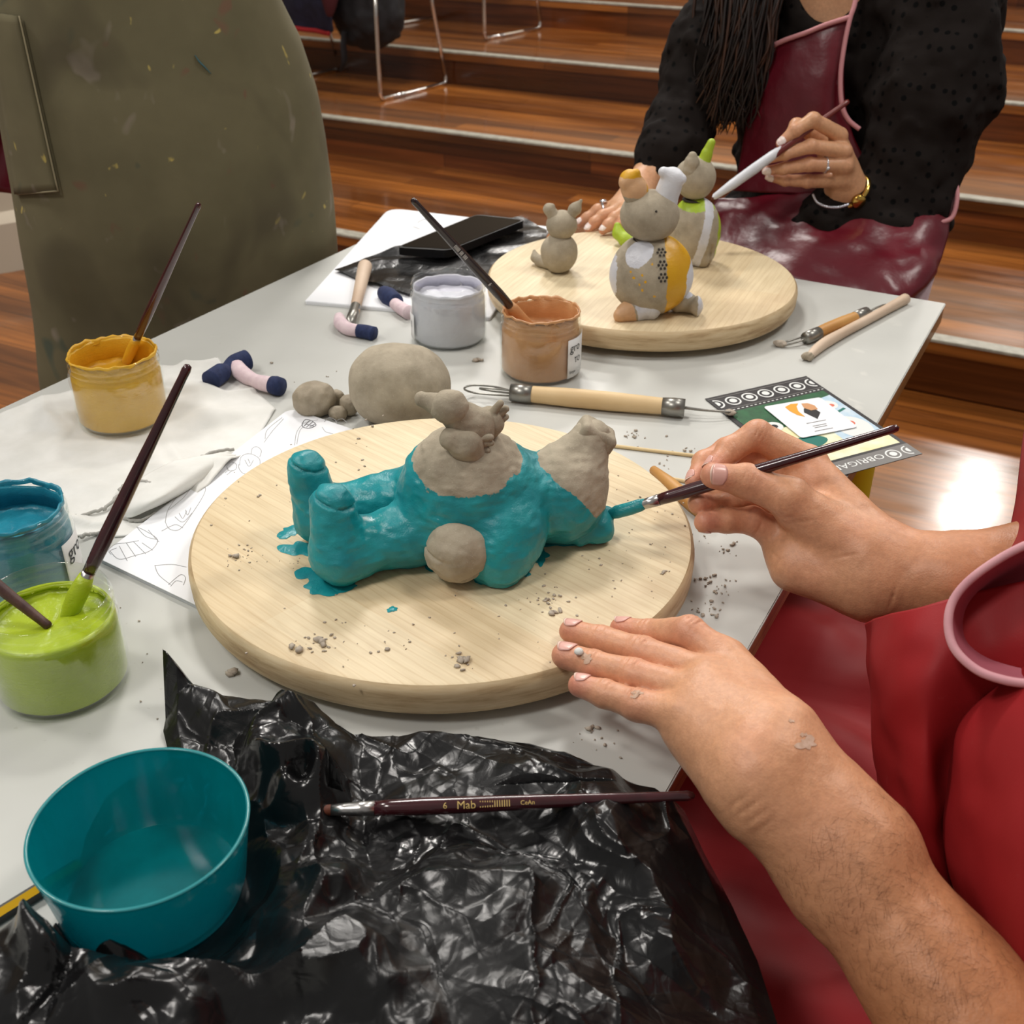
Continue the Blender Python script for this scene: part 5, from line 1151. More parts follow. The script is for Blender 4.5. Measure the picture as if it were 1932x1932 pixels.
part('apron_body', sdf_mesh(bodf, (.06, .34, .42), (.26, .80, 1.1), .008), M_red, pr)
# lap: the skirt of the apron over the thighs
xs = np.linspace(-.50, .42, 60); ysx = np.linspace(.0, 1.16, 72); X, Y = np.meshgrid(xs, ysx, indexing='ij')
def lap_h(X, Y):
    h = .56-.6*np.clip(np.abs(Y-.68)-.44, 0, 1)-.03*np.exp(-((Y-.58)/.05)**2)
    h = np.maximum(h, .40)-np.clip(-.22-X, 0, 1)**1.2*1.2
    return h+.012*fbm(np.dstack([X*1.0, Y*1.6, X*0]), 11, 2, 5)+.012*np.sin((Y*1.1+X*.35)*34+2*vnoise(np.dstack([X, Y, X*0]), 7, 2))*np.clip(.9-np.abs(Y-.55), 0, 1)
Z = lap_h(X, Y)
part('apron_skirt', thick(np.dstack([X, Y, Z]), .002), M_red, pr)
def sheet(name, rows, m, t_=.0016, nu=10, nv=10, fold=0.0, seed=0, ext=None):
    R3 = [[ad(*q) for q in r] for r in rows]
    if ext is not None: R3 = [r+[r[-1]*.45+V(ext[0], r[-1][1]+ext[1], r[-1][2]+ext[2])*.55, V(ext[0], r[-1][1]+ext[1], r[-1][2]+ext[2])] for r in R3]
    P = loft(R3, nu, nv)
    if fold:
        du = np.gradient(P, axis=0); dv = np.gradient(P, axis=1); N = np.cross(du, dv); N /= np.linalg.norm(N, axis=2, keepdims=True)+1e-9
        P = P+N*(fbm(P, 14, 3, seed)*fold)[..., None]
    return part(name, thick(P, t_), m, pr), P
# big fold hanging from the bib over the lap
sheet('apron_front', [[(1625, 1185, .80), (1640, 1172, .745), (1680, 1160, .70), (1740, 1150, .675), (1840, 1118, .66), (1990, 1090, .64)],
                      [(1634, 1225, .80), (1644, 1232, .755), (1680, 1225, .69), (1760, 1215, .655), (1860, 1210, .645), (2000, 1200, .63)],
                      [(1644, 1330, .80), (1650, 1330, .745), (1676, 1310, .69), (1745, 1305, .650), (1850, 1330, .655), (2000, 1310, .63)],
                      [(1650, 1440, .80), (1658, 1440, .735), (1685, 1420, .69), (1745, 1430, .655), (1800, 1440, .672), (1990, 1420, .655)],
                      [(1670, 1560, .80), (1690, 1560, .735), (1712, 1545, .695), (1750, 1560, .667), (1800, 1560, .690), (1990, 1560, .67)],
                      [(1700, 1700, .80), (1720, 1700, .735), (1750, 1700, .70), (1790, 1710, .68), (1840, 1720, .70), (1990, 1720, .68)]], M_red, fold=.007, seed=2, ext=(.15, .03, .02))
# belly in the apron, at the right edge
sheet('apron_belly', [[(1930, 1270, .665), (1960, 1240, .640), (2050, 1215, .60), (2160, 1200, .58)], [(1822, 1375, .672), (1855, 1345, .632), (1960, 1330, .585), (2140, 1330, .555)], [(1786, 1500, .678), (1808, 1492, .636), (1930, 1500, .575), (2130, 1500, .54)],
                      [(1782, 1590, .682), (1802, 1596, .640), (1930, 1620, .57), (2130, 1640, .53)], [(1815, 1720, .69), (1838, 1740, .64), (1950, 1760, .565), (2130, 1790, .52)], [(1890, 1860, .69), (1915, 1890, .64), (1990, 1920, .565), (2130, 1950, .52)]], M_red, fold=.004, seed=4, ext=(.16, .02, .0))
# side of the bib towards the far end of the table
sheet('apron_bib', [[(1936, 800, .86), (1985, 770, .80), (2080, 740, .74)], [(1916, 930, .84), (1962, 900, .775), (2060, 880, .71)], [(1890, 1030, .82), (1940, 1010, .75), (2050, 1000, .69)], [(1850, 1090, .80), (1905, 1085, .73), (2040, 1090, .67)], [(1790, 1140, .765), (1850, 1140, .70), (2030, 1160, .65)]], M_red, fold=.002, seed=6, ext=(.17, .0, .02))
# curled edge of the bib with its pale binding
rim = [(2030, 1000, .615), (1932, 1030, .625), (1850, 1078, .632), (1803, 1125, .636), (1789, 1172, .634), (1800, 1222, .628), (1840, 1262, .620), (1890, 1282, .612), (1945, 1290, .606), (2040, 1292, .59)]
inner = [(2050, 1060, .655), (1960, 1075, .668), (1900, 1105, .675), (1868, 1135, .678), (1860, 1165, .677), (1870, 1195, .673), (1900, 1222, .664), (1940, 1240, .655), (1980, 1250, .645), (2060, 1258, .63)]
mid = [(a[0]*.6+b[0]*.4, a[1]*.6+b[1]*.4, a[2]*.45+b[2]*.55) for a, b in zip(rim, inner)]; cenr = [(2060, 1160, .66)]*len(rim)
sheet('bib_lining', [rim, mid, inner, [(2010+i*5, 1140+i*3, .67) for i in range(len(rim))]], M_redin, .0012)
bp = cat([ad(*q) for q in rim], 8); part('binding', tube(bp, .0026, 10, 1.0), M_pipe, pr, label='pale pink binding')
# ------------------------------------------------------------------ standing person in the olive apron
c0 = V(-1.205, 1.095, 0); n0 = nrm(V(c0[0], c0[1], 0)); s0 = V(-n0[1], n0[0], 0)*-1
if (s0@V(CM[0][0], CM[0][1], 0)) < 0: s0 = -s0
def sil(px, py):
    d = ray(px, py); t_ = (c0@n0)/(d@n0); p = CAM+d*t_; return (p-c0)@s0, p[2]
rs_ = [sil(*q) for q in ((500, -60), (530, 0), (565, 68), (598, 170), (614, 260), (625, 360), (634, 470), (640, 640), (640, 900))]
ls_ = [sil(*q) for q in ((-30, -60), (-26, 60), (-12, 160), (2, 250), (20, 350), (40, 480), (75, 735), (95, 900), (110, 1010))]
def sR(z): a = sorted((z_, s_) for s_, z_ in rs_); return np.interp(z, [k[0] for k in a], [k[1] for k in a])
def sLf(z): a = sorted((z_, s_) for s_, z_ in ls_); return np.interp(z, [k[0] for k in a], [k[1] for k in a])
print('olive z range', min(z for s, z in rs_), max(z for s, z in rs_), sR(.8), sLf(.8))
zs2 = np.linspace(.30, 1.36, 80); th2 = np.linspace(-2.15, 2.15, 150); G = []
for z in zs2:
    zc2 = min(z, 1.08); r_, l_ = sR(zc2), sLf(zc2); k = max(z-1.08, 0); mid_, hw = (r_+l_)/2, (r_-l_)/2*(1-k*.25)
    fr_ = .125-.02*max(z-.95, 0)*3
    row = []
    for a in th2:
        fo = 1+.045*np.clip((1.0-z)*1.6, .12, 1)*math.sin(a*7+2.2*math.sin(z*3.1))+.03*np.clip((.98-z)*2, 0, 1)*math.sin(a*13+1)
        row.append(c0+V(0, 0, z)+s0*(mid_+hw*math.copysign(abs(math.sin(a))**.85, math.sin(a))*(1 if abs(a) < 1.57 else .97))-n0*(fr_*math.cos(a)*fo))
    G.append(row)
G = np.array(G); P3 = G; G = G+np.stack([vnoise(P3, 9, s) for s in (1, 2, 3)], -1)*.006*np.clip(1.5-G[..., 2:3], .3, 1)
st = thing('person', 'person standing in a paint stained olive apron behind the left table edge', 'person', (c0[0], c0[1], 0))
def stf(P):
    q = P-c0; x = q@s0; y = -(q@n0); z = P[:, 2]; Q = np.stack([x, y, z], 1); m = sR(.9)*.5+sLf(.9)*.5
    d = d_ell(Q, V(m, -.05, 1.0), (.15, .08, .20)); d = smin(d, d_ell(Q, V(m, -.04, 1.32), (.17, .10, .26)), .08)
    for s in (-1, 1):
        d = smin(d, d_cone(Q, V(m+s*.09, -.04, .98), V(m+s*.09, -.02, .50), .085, .055), .04); d = smin(d, d_cone(Q, V(m+s*.09, -.02, .50), V(m+s*.09, -.03, .09), .055, .038), .03)
        d = smin(d, d_cone(Q, V(m+s*.09, -.05, .04), V(m+s*.10, .10, .03), .04, .032), .03)
        d = smin(d, d_cone(Q, V(m+s*.19, -.02, 1.46), V(m+s*.20, .0, 1.22), .052, .042), .03); d = smin(d, d_cone(Q, V(m+s*.20, .0, 1.22), V(m+s*.06, .13, 1.20), .040, .03), .02)
    d = smin(d, d_cone(Q, V(m, 0, 1.50), V(m, .01, 1.62), .058, .052), .03); d = smin(d, d_ell(Q, V(m, .02, 1.72), (.075, .095, .115)), .02)
    d = smin(d, d_cone(Q, V(m, .10, 1.715), V(m, .125, 1.695), .008, .012), .01)
    return d
lo, hi = bounds([c0+V(0, 0, .0), c0+V(0, 0, 1.84)], .0); sv, sq = sdf_mesh(stf, lo-V(.45, .45, .01), hi+V(.45, .45, .01), .014)
part('body', (sv, sq), [mat('dark clothes', (40, 38, 40), 0.9)], st)
t = NT('stained olive apron cloth'); vec = t.coord(); tw = t.noise(t.coord((1, 1, 1), (.6, .2, .4)), 900, 2)
c = t.ramp(t.noise(vec, 6, 4), [(0.3, lin((92, 86, 62))), (0.7, lin((114, 107, 80)))])
for sc2, lo_, hi_, col, st_, sd in ((24, .71, .78, (150, 138, 126), .5, 1), (30, .74, .79, (122, 74, 62), .45, 2), (42, .765, .80, (196, 176, 96), .8, 3), (16, .74, .80, (46, 72, 66), .6, 4), (9, .6, .75, (64, 56, 42), .5, 5)):
    mp = t.n('ShaderNodeMapping'); mp.inputs['Location'].default_value = (sd*3.1, sd*1.7, sd*.9); mp.inputs['Scale'].default_value = (1, 1, .7); t.l(vec, mp.inputs[0])
    lo_ -= .06; hi_ -= .05; mk = t.ramp(t.noise(mp.outputs[0], sc2, 2, .5, .5), [(lo_, (0, 0, 0, 1)), (hi_, (1, 1, 1, 1))]); c = t.mix(t.math('MULTIPLY', mk, st_), c, lin(col))
M_olive = t.done(t.bsdf(c, 0.92, t.bump(tw, 0.15, 0.0008)))
ap = part('apron', thick(G, -.0025), M_olive, st)
from mathutils.bvhtree import BVHTree
gv, gf = grid_vf(G); bvh = BVHTree.FromPolygons([tuple(q) for q in gv], gf.tolist())
def hitA(px, py, off=.004):
    d = nrm(ray(px, py)); h = bvh.ray_cast(Vector(CAM), Vector(d))
    return np.array(h[0])-d*off if h[0] is not None else None
cor = [(-20, 22), (36, 30), (109, 360), (32, 366)]
rows = []
for v_ in np.linspace(0, 1, 22):
    row = []
    for u_ in np.linspace(0, 1, 9):
        a = np.array(cor[0])*(1-v_)+np.array(cor[3])*v_; b = np.array(cor[1])*(1-v_)+np.array(cor[2])*v_; q = a*(1-u_)+b*u_
        h = hitA(*q)
        if h is None: h = (hitA(q[0]+30, q[1]) if hitA(q[0]+30, q[1]) is not None else row[-1] if row else c0+V(0, 0, 1.0)-n0*.05)-s0*.012
        row.append(h)
    rows.append(row)
pk = part('pocket', thick(np.array(rows), -.004), M_olive, ap)
M_seam = mat('worn seam', (146, 136, 108), 0.9); rws = np.array(rows); tc_ = nrm(CAM-rws[10, 4])*.0045
part('seam', tube(np.vstack([rws[:, -1], rws[-1, ::-1]])[:]+tc_, .0011, 6), M_seam, pk)
bs = [hitA(*q, .0012) for q in ((368, 104), (376, 116), (386, 126), (398, 139))]
if all(b is not None for b in bs): part('paint_streak', tube(cat(bs, 6), [.001, .0026, .0022, .0008], 6, .4), mat('blue paint streak', (62, 104, 112), 0.8), ap, label='blue paint streak')
# ------------------------------------------------------------------ woman behind the far edge
def Wm(px, py, Y): return aY(px, py, Y)
wr = thing('person', 'person in black dotted blouse and burgundy apron holding a white tipped brush', 'person', (-.36, 1.78, 0))
hb = [Wm(1605, 345, 1.60)]
wf = [finger([Wm(1585, 255, 1.585), Wm(1534, 226, 1.555), Wm(1500, 246, 1.535), Wm(1474, 270, 1.525)], [.0105, .0096, .0085, .0070]),
      finger([Wm(1594, 285, 1.578), Wm(1530, 276, 1.545), Wm(1482, 290, 1.528), Wm(1448, 300, 1.522)], [.0105, .0092, .0080, .0066]),
      finger([Wm(1596, 312, 1.578), Wm(1528, 310, 1.548), Wm(1480, 318, 1.532), Wm(1446, 322, 1.526)], [.0105, .0092, .0080, .0064]),
      finger([Wm(1588, 340, 1.585), Wm(1524, 342, 1.560), Wm(1482, 340, 1.545), Wm(1452, 333, 1.540)], [.0105, .0088, .0076, .0062]),
      finger([Wm(1570, 290, 1.625), Wm(1530, 250, 1.60), Wm(1503, 236, 1.575), Wm(1485, 262, 1.548)], [.013, .0105, .0092, .0070])]
wp = [(Wm(1580, 262, 1.588), Wm(1605, 345, 1.612), .0115, .019), (Wm(1588, 290, 1.582), Wm(1600, 355, 1.608), .0115, .019), (Wm(1590, 316, 1.582), Wm(1590, 362, 1.606), .0115, .018), (Wm(1582, 340, 1.588), Wm(1578, 366, 1.606), .0115, .017), (Wm(1560, 290, 1.61), Wm(1600, 350, 1.62), .012, .017)]
wa = [(Wm(1592, 358, 1.612), Wm(1660, 420, 1.66), .022, .030)]
wf2 = [finger([Wm(1160, 392, 1.475), Wm(1128, 398, 1.462), Wm(1108, 412, 1.452), Wm(1092, 422, 1.444)], [.0098, .0090, .0080, .0066]),
       finger([Wm(1168, 396, 1.462), Wm(1138, 408, 1.440), Wm(1122, 420, 1.428), Wm(1110, 432, 1.420)], [.0098, .0088, .0080, .0064]),
       finger([Wm(1180, 398, 1.452), Wm(1160, 412, 1.428), Wm(1148, 425, 1.415), Wm(1138, 434, 1.408)], [.0098, .0086, .0078, .0062]),
       finger([Wm(1192, 402, 1.448), Wm(1178, 416, 1.428), Wm(1168, 426, 1.418)], [.0095, .0080, .0062])]
wp2 = [(Wm(1162, 390, 1.474), Wm(1205, 352, 1.53), .0115, .018), (Wm(1172, 394, 1.464), Wm(1208, 358, 1.525), .0115, .018), (Wm(1188, 398, 1.455), Wm(1215, 365, 1.52), .012, .018)]
wa2 = [(Wm(1208, 357, 1.525), Wm(1250, 290, 1.60), .021, .03)]
f1, f2 = hand_sdf(wf, wp, .009, wa), hand_sdf(wf2, wp2, .009, wa2)
def bb2(fs, ps, pad): return bounds([q for f_ in fs for q in f_[0]]+[q for a in ps for q in a[:2]], pad)
w1 = sdf_mesh(f1, *bb2(wf, wp+wa, .03), .0018); w2 = sdf_mesh(f2, *bb2(wf2, wp2+wa2, .03), .0018)
SHr, SHl = Wm(1800, -70, 1.80), Wm(1400, -70, 1.80); ELr, ELl = Wm(1680, 425, 1.68), Wm(1285, 225, 1.66); TC = (SHr+SHl)/2; HPW = V(TC[0], 1.80, .50)
print('woman shoulders', SHr, SHl, ELr, ELl)
WX = TC[0]
def wtorso(P):
    d = d_ell(P, V(WX, 1.83, .95), (.15, .10, .24)); d = smin(d, d_ell(P, V(WX, 1.83, .62), (.165, .13, .16)), .08); d = smin(d, d_cone(P, SHr, SHl, .05, .05), .05); return d
def wbodyf(P):
    d = wtorso(P); d = smin(d, d_cone(P, V(WX, 1.83, 1.14), V(WX, 1.80, 1.27), .05, .045), .03); d = smin(d, d_ell(P, V(WX, 1.77, 1.38), (.072, .09, .11)), .02); d = smin(d, d_cone(P, V(WX, 1.69, 1.375), V(WX, 1.668, 1.355), .008, .011), .01)
    for s in (-1, 1):
        d = smin(d, d_cone(P, V(WX+s*.09, 1.80, .50), V(WX+s*.08, 1.42, .50), .085, .058), .04); d = smin(d, d_cone(P, V(WX+s*.08, 1.42, .50), V(WX+s*.08, 1.46, .08), .055, .04), .02)
    return d
wb = sdf_mesh(wbodyf, (WX-.26, 1.30, .0), (WX+.26, 2.0, 1.52), .012)
A1, A2 = skin_attr(w1[0], wf), skin_attr(w2[0], wf2)
wj = join(w1, w2, wb); part('body', wj, M_skin2, wr, attr={k: np.r_[A1[k], A2[k], np.zeros(len(wb[0]))] for k in ('red', 'tan')})
for f_, u in ((wf[0], -FW*.8+V(0, 0, .9)), (wf[1], -FW+V(0, 0, .2)), (wf[2], -FW), (wf[3], -FW-V(0, 0, .3))): nail(f_[0], f_[1], nrm(u), wr, L=.0125, mats=(M_nail2, M_nail2))
for f_ in wf2[:3]: nail(f_[0], f_[1], nrm(V(0, 0, 1)-FW*.3), wr, L=.0115, mats=(M_nail2, M_nail2))
def wtrou(P):
    d = d_ell(P, V(WX, 1.83, .60), (.17, .135, .15))
    for s in (-1, 1): d = smin(d, d_cone(P, V(WX+s*.09, 1.80, .50), V(WX+s*.08, 1.42, .50), .085, .058), .04); d = smin(d, d_cone(P, V(WX+s*.08, 1.42, .50), V(WX+s*.08, 1.46, .12), .055, .043), .02)
    return d-.007
part('trousers', sdf_mesh(wtrou, (WX-.26, 1.30, .05), (WX+.26, 2.02, .80), .012), mat('dark trousers', (34, 36, 44), .9), wr)
# blouse: sheer dotted sleeves, puffed above the cuffs
def blousef(P):
    d = wtorso(P)-.008
    r_ = smin(d_cone(P, SHr, Wm(1765, 170, 1.74), .075, .082), d_cone(P, Wm(1765, 170, 1.74), Wm(1690, 405, 1.68), .080, .070), .03)
    r_ = smin(r_, d_cone(P, Wm(1690, 405, 1.68), Wm(1575, 410, 1.62), .066, .048), .02); r_ = smin(r_, d_cone(P, Wm(1575, 405, 1.62), Wm(1600, 362, 1.612), .044, .026), .012)
    r_ = smin(r_, d_ell(P, Wm(1540, 440, 1.62), (.045, .05, .04)), .03)
    l_ = smin(d_cone(P, SHl, Wm(1340, 100, 1.72), .062, .060), d_cone(P, Wm(1340, 100, 1.72), Wm(1285, 230, 1.66), .058, .044), .03)
    l_ = smin(l_, d_cone(P, Wm(1278, 250, 1.64), Wm(1252, 300, 1.59), .052, .045), .02); l_ = smin(l_, d_cone(P, Wm(1250, 305, 1.585), Wm(1222, 345, 1.545), .036, .024), .012)
    d = smin(d, r_, .02); d = smin(d, l_, .02)
    fo = fbm(P, 26, 3, 12)*.0075+.004*np.sin((P@nrm(V(.5, .3, .8)))*150+3*vnoise(P, 14, 3))*np.clip(vnoise(P, 9, 5)+.2, 0, 1)
    d = d+fo
    # neckline
    return np.maximum(d, -(d_ell(P, V(WX, 1.70, 1.16), (.075, .12, .15))))
t = NT('black dotted chiffon'); vec = t.coord(); vo = t.n('ShaderNodeTexVoronoi'); vo.inputs['Scale'].default_value = 62; vo.inputs['Randomness'].default_value = .35; t.l(vec, vo.inputs['Vector'])
dt = t.ramp(vo.outputs['Distance'], [(0.22, (1, 1, 1, 1)), (0.27, (0, 0, 0, 1))]); c = t.mix(dt, lin((30, 25, 23)), lin((6, 6, 6)))
M_blouse = t.done(t.bsdf(c, 0.85, t.bump(t.noise(vec, 500, 2), .15, .0008), Specular_IOR_Level=0.1))
bl_v, bl_q = sdf_mesh(blousef, (WX-.36, 1.44, .45), (WX+.36, 1.98, 1.16), .006); part('blouse', (bl_v, bl_q), M_blouse, wr)
# burgundy apron
t = NT('burgundy coated apron'); vec = t.coord(); c = t.ramp(t.noise(vec, 9, 4), [(0.3, lin((84, 10, 24))), (0.7, lin((104, 18, 34)))]); sf = t.ramp(t.noise(vec, 38, 4, .65, .8), [(.68, (0, 0, 0, 1)), (.8, (1, 1, 1, 1))]); c = t.mix(t.math('MULTIPLY', sf, .25), c, lin((170, 130, 136)))
M_burg = t.done(t.bsdf(c, 0.34, t.bump(t.noise(vec, 30, 3), .25, .006)))
def wsheet(name, rows, m, t_=.0016, fold=.0, seed=0, par=None):
    P = loft([[Wm(*q) for q in r] for r in rows], 10, 10)
    if fold:
        du = np.gradient(P, axis=0); dv = np.gradient(P, axis=1); N = np.cross(du, dv); N /= np.linalg.norm(N, axis=2, keepdims=True)+1e-9; P = P+N*(fbm(P, 16, 3, seed)*fold)[..., None]
    return part(name, thick(P, t_), m, par or wr)
ab = wsheet('apron_bib', [[(1445, 92, 1.700), (1500, 66, 1.690), (1555, 46, 1.692), (1606, 32, 1.700)], [(1420, 170, 1.680), (1490, 160, 1.668), (1550, 150, 1.668), (1592, 140, 1.682)], [(1400, 280, 1.675), (1480, 290, 1.655), (1550, 280, 1.655), (1606, 245, 1.68)], [(1385, 360, 1.66), (1470, 365, 1.64), (1560, 365, 1.64), (1650, 330, 1.67)]], M_burg, fold=.003, seed=3)
wsheet('apron_skirt', [[(1350, 372, 1.640), (1450, 366, 1.625), (1550, 366, 1.625), (1660, 360, 1.645), (1800, 335, 1.70)], [(1330, 405, 1.60), (1440, 408, 1.585), (1560, 420, 1.580), (1690, 430, 1.60), (1800, 370, 1.68)], [(1300, 455, 1.55), (1430, 462, 1.540), (1580, 475, 1.535), (1710, 490, 1.555), (1790, 440, 1.64)], [(1290, 500, 1.51), (1430, 520, 1.500), (1600, 545, 1.495), (1720, 545, 1.520), (1775, 500, 1.60)], [(1290, 560, 1.492), (1430, 590, 1.484), (1600, 610, 1.480), (1700, 600, 1.505), (1730, 560, 1.57)], [(1300, 680, 1.485), (1430, 700, 1.478), (1600, 720, 1.475), (1690, 690, 1.50), (1710, 640, 1.55)]], M_burg, fold=.007, seed=5)
M_pink2 = mat('dusty pink piping', (196, 134, 138), 0.7)
for L_ in ([(1447, 92, 1.694), (1480, 76, 1.686), (1520, 62, 1.684), (1560, 46, 1.686), (1604, 32, 1.694)], [(1622, -40, 1.715), (1612, 10, 1.700), (1604, 34, 1.693), (1594, 80, 1.684), (1586, 140, 1.674), (1588, 195, 1.666), (1600, 225, 1.664), (1622, 244, 1.664)], [(1802, 335, 1.69), (1806, 372, 1.67), (1796, 410, 1.655), (1772, 420, 1.64)]): part('piping', tube(cat([Wm(*q) for q in L_], 8), .0034, 8), M_pink2, ab if L_[0][0] < 1700 else wr, label='dusty pink piping')
wsheet('apron_corner', [[(1724, 560, 1.56), (1745, 540, 1.57), (1764, 520, 1.58)], [(1716, 590, 1.55), (1738, 572, 1.56), (1756, 548, 1.57)], [(1712, 640, 1.54), (1728, 620, 1.55), (1742, 600, 1.56)]], M_pink, par=wr)
# hair
r = np.random.default_rng(5); vs = []; vs2 = []
for k in range(520):
    u = r.uniform(0, 1); x0 = 1345+u*125+r.normal()*8; y0 = -90; x1 = 1298+u*120+r.normal()*16; ye = 150+r.uniform(0, 95)+40*u*(1-u); Yb = 1.70-.035*math.sin(u*math.pi)+r.normal()*.008
    pts_ = cat([Wm(x0, y0, Yb+.02), Wm(x0*.8+x1*.2+r.normal()*6, 0, Yb), Wm(x0*.45+x1*.55+r.normal()*8, ye*.5, Yb-.015), Wm(x1+r.normal()*6, ye*.82, Yb-.02), Wm(x1+r.normal()*12-14, ye, Yb-.022)], 5)
    (vs if k % 3 else vs2).append(tube(pts_, [.0022, .0026, .0022, .0016, .0004], 5))
M_hd = mat('dark brown hair', (22, 13, 10), 0.42, (34, 20, 14), 60); M_hl = mat('lightened brown hair ends', (78, 48, 30), 0.45)
ha = part('hair', join(thick(loft([[Wm(1338, -90, 1.72), Wm(1405, -90, 1.69), Wm(1475, -90, 1.72)], [Wm(1326, 0, 1.70), Wm(1395, 0, 1.672), Wm(1468, 0, 1.70)], [Wm(1318, 90, 1.69), Wm(1378, 90, 1.662), Wm(1442, 90, 1.69)], [Wm(1318, 165, 1.685), Wm(1362, 175, 1.66), Wm(1412, 165, 1.685)]], 8, 8), .012), *vs), M_hd, wr); ha2 = part('hair_highlights', join(*vs2), mat('brown hair', (46, 27, 18), 0.42, (70, 42, 26), 30), ha)
hc = part('hair_crown', sdf_mesh(lambda P: np.maximum(d_ell(P, V(WX, 1.80, 1.40), (.085, .095, .115)), -(P[:, 1]-1.735)-0*(P[:, 2])), (WX-.12, 1.66, 1.2), (WX+.12, 1.95, 1.56), .01), M_hd, ha)
# jewellery
wc_ = Wm(1598, 352, 1.608); ax = nrm(Wm(1660, 420, 1.66)-Wm(1590, 330, 1.60))
M_goldm = mat('gold metal', (214, 176, 92), 0.2, Metallic=1.0); M_crys = mat('silver crystal', (226, 230, 240), 0.08, Metallic=0.8)
wt = thing('wristwatch', 'gold wristwatch on the wrist of the woman holding the brush', 'watch', wc_+ax*.01)
x_, y_, _ = frame_of(ax); ring = [wc_+ax*.012+(x_*math.cos(a)+y_*math.sin(a))*.0265 for a in np.linspace(0, 6.283, 40, endpoint=False)]
part('strap', tube(ring, .0036, 8, closed=True), M_goldm, wt); fc = wc_+ax*.012+nrm(CAM-wc_-ax*((CAM-wc_)@ax))*.027; part('watch_case', lathe([(.0, .004), (.009, .004), (.010, .002), (.010, -.002)], fc, 24, nrm(fc-wc_-ax*.012)), M_goldm, wt)
bg = thing('bracelet', 'sparkling crystal bracelet hanging below the wristwatch', 'bracelet', Wm(1560, 390, 1.575)); bp_ = cat([Wm(1534, 368, 1.572), Wm(1542, 382, 1.566), Wm(1560, 390, 1.562), Wm(1582, 391, 1.566), Wm(1600, 386, 1.575)], 5)
part('chain', join(*[lathe([(0, -.0022), (.0018, -.001), (.0018, .001), (0, .0022)], q, 6) for q in bp_]), M_crys, bg)
rg = thing('ring', 'silver ring with a small stone on the hand holding the white tipped brush', 'ring', Wm(1556, 318, 1.555)); rd = nrm(wf[2][0][1]-wf[2][0][0]); rc = wf[2][0][0]*.42+wf[2][0][1]*.58; x_, y_, _ = frame_of(rd)
part('band', tube([rc+(x_*math.cos(a)+y_*math.sin(a))*.0104 for a in np.linspace(0, 6.283, 24, endpoint=False)], .0012, 6, closed=True), M_crys, rg); rn = nrm((CAM-rc)-rd*((CAM-rc)@rd)+V(0, 0, -.6)); part('stone', lathe([(0, .004), (.0026, .0028), (.003, .0015), (.001, 0)], rc+rn*.0105, 8, rn), M_crys, rg)
rg = thing('ring', 'silver ring on the flat hand behind the far board', 'ring', Wm(1128, 390, 1.455)); rc = wf2[0][0][0]*.3+wf2[0][0][1]*.7; rd = nrm(wf2[0][0][1]-wf2[0][0][0]); x_, y_, _ = frame_of(rd)
part('band', tube([rc+(x_*math.cos(a)+y_*math.sin(a))*.0104 for a in np.linspace(0, 6.283, 24, endpoint=False)], .0017, 6, closed=True), M_crys, rg); part('stone', lathe([(0, .005), (.004, .004), (.006, .002), (.002, 0)], rc+V(0, 0, .0105), 8), M_crys, rg)
# her brush
a, b = Wm(1342, 376, 1.435), Wm(1602, 190, 1.60)
wbr = brush('paintbrush caked in white glaze in the hand of the woman in black', a, b, (M_pwht, 0.0, 0.52, 1.0), hm=mat('red brown lacquer', (110, 44, 40), .3), r=.0062)
# ------------------------------------------------------------------ big black plastic bag
zb_ = ZT+.004
def ez(x): return float(np.clip((x-(TX1-0.005))*0.42, 0, 0.075))
def q2(L):
    out = []
    for x, y in L:
        p = at(x, y, zb_+.004)
        for _ in range(6): p = at(x, y, zb_+.004-ez(p[0]))
        out.append(p[:2])
    return out
T = q2([(322, 1300), (420, 1318), (480, 1335), (545, 1322), (585, 1352), (640, 1374), (700, 1384), (800, 1384), (900, 1380), (1000, 1390), (1060, 1408), (1120, 1432), (1190, 1462), (1250, 1490), (1292, 1518)])
Rr = q2([(1292, 1518), (1330, 1600), (1385, 1700), (1432, 1800), (1470, 1920), (1500, 2040)])
Bt = q2([(-90, 2060), (300, 2060), (700, 2060), (1100, 2060), (1500, 2040)])
Lf = q2([(322, 1300), (306, 1370), (318, 1420), (300, 1440), (236, 1462), (196, 1490), (160, 1560), (138, 1648), (116, 1705), (96, 1745), (30, 1790), (-40, 1845), (-120, 1900), (-100, 1950), (-90, 2060)])
nu, nv = 480, 370
S = coons(T, Bt, Lf, Rr, nu, nv); X, Y = S[..., 0], S[..., 1]
P0_ = np.dstack([X, Y, X*0]); WX_ = X+.016*vnoise(P0_, 22, 31)+.006*vnoise(P0_, 60, 33); WY_ = Y+.016*vnoise(P0_, 22, 32)+.006*vnoise(P0_, 60, 34)
h = crumple(X*.62+Y*.2, Y, [(7, .013), (15, .0075)], 5)+crumple(X*.9-Y*.3, Y*.7+X*.2, [(26, .0042), (48, .0019), (110, .0005)], 15)
h = h+.011
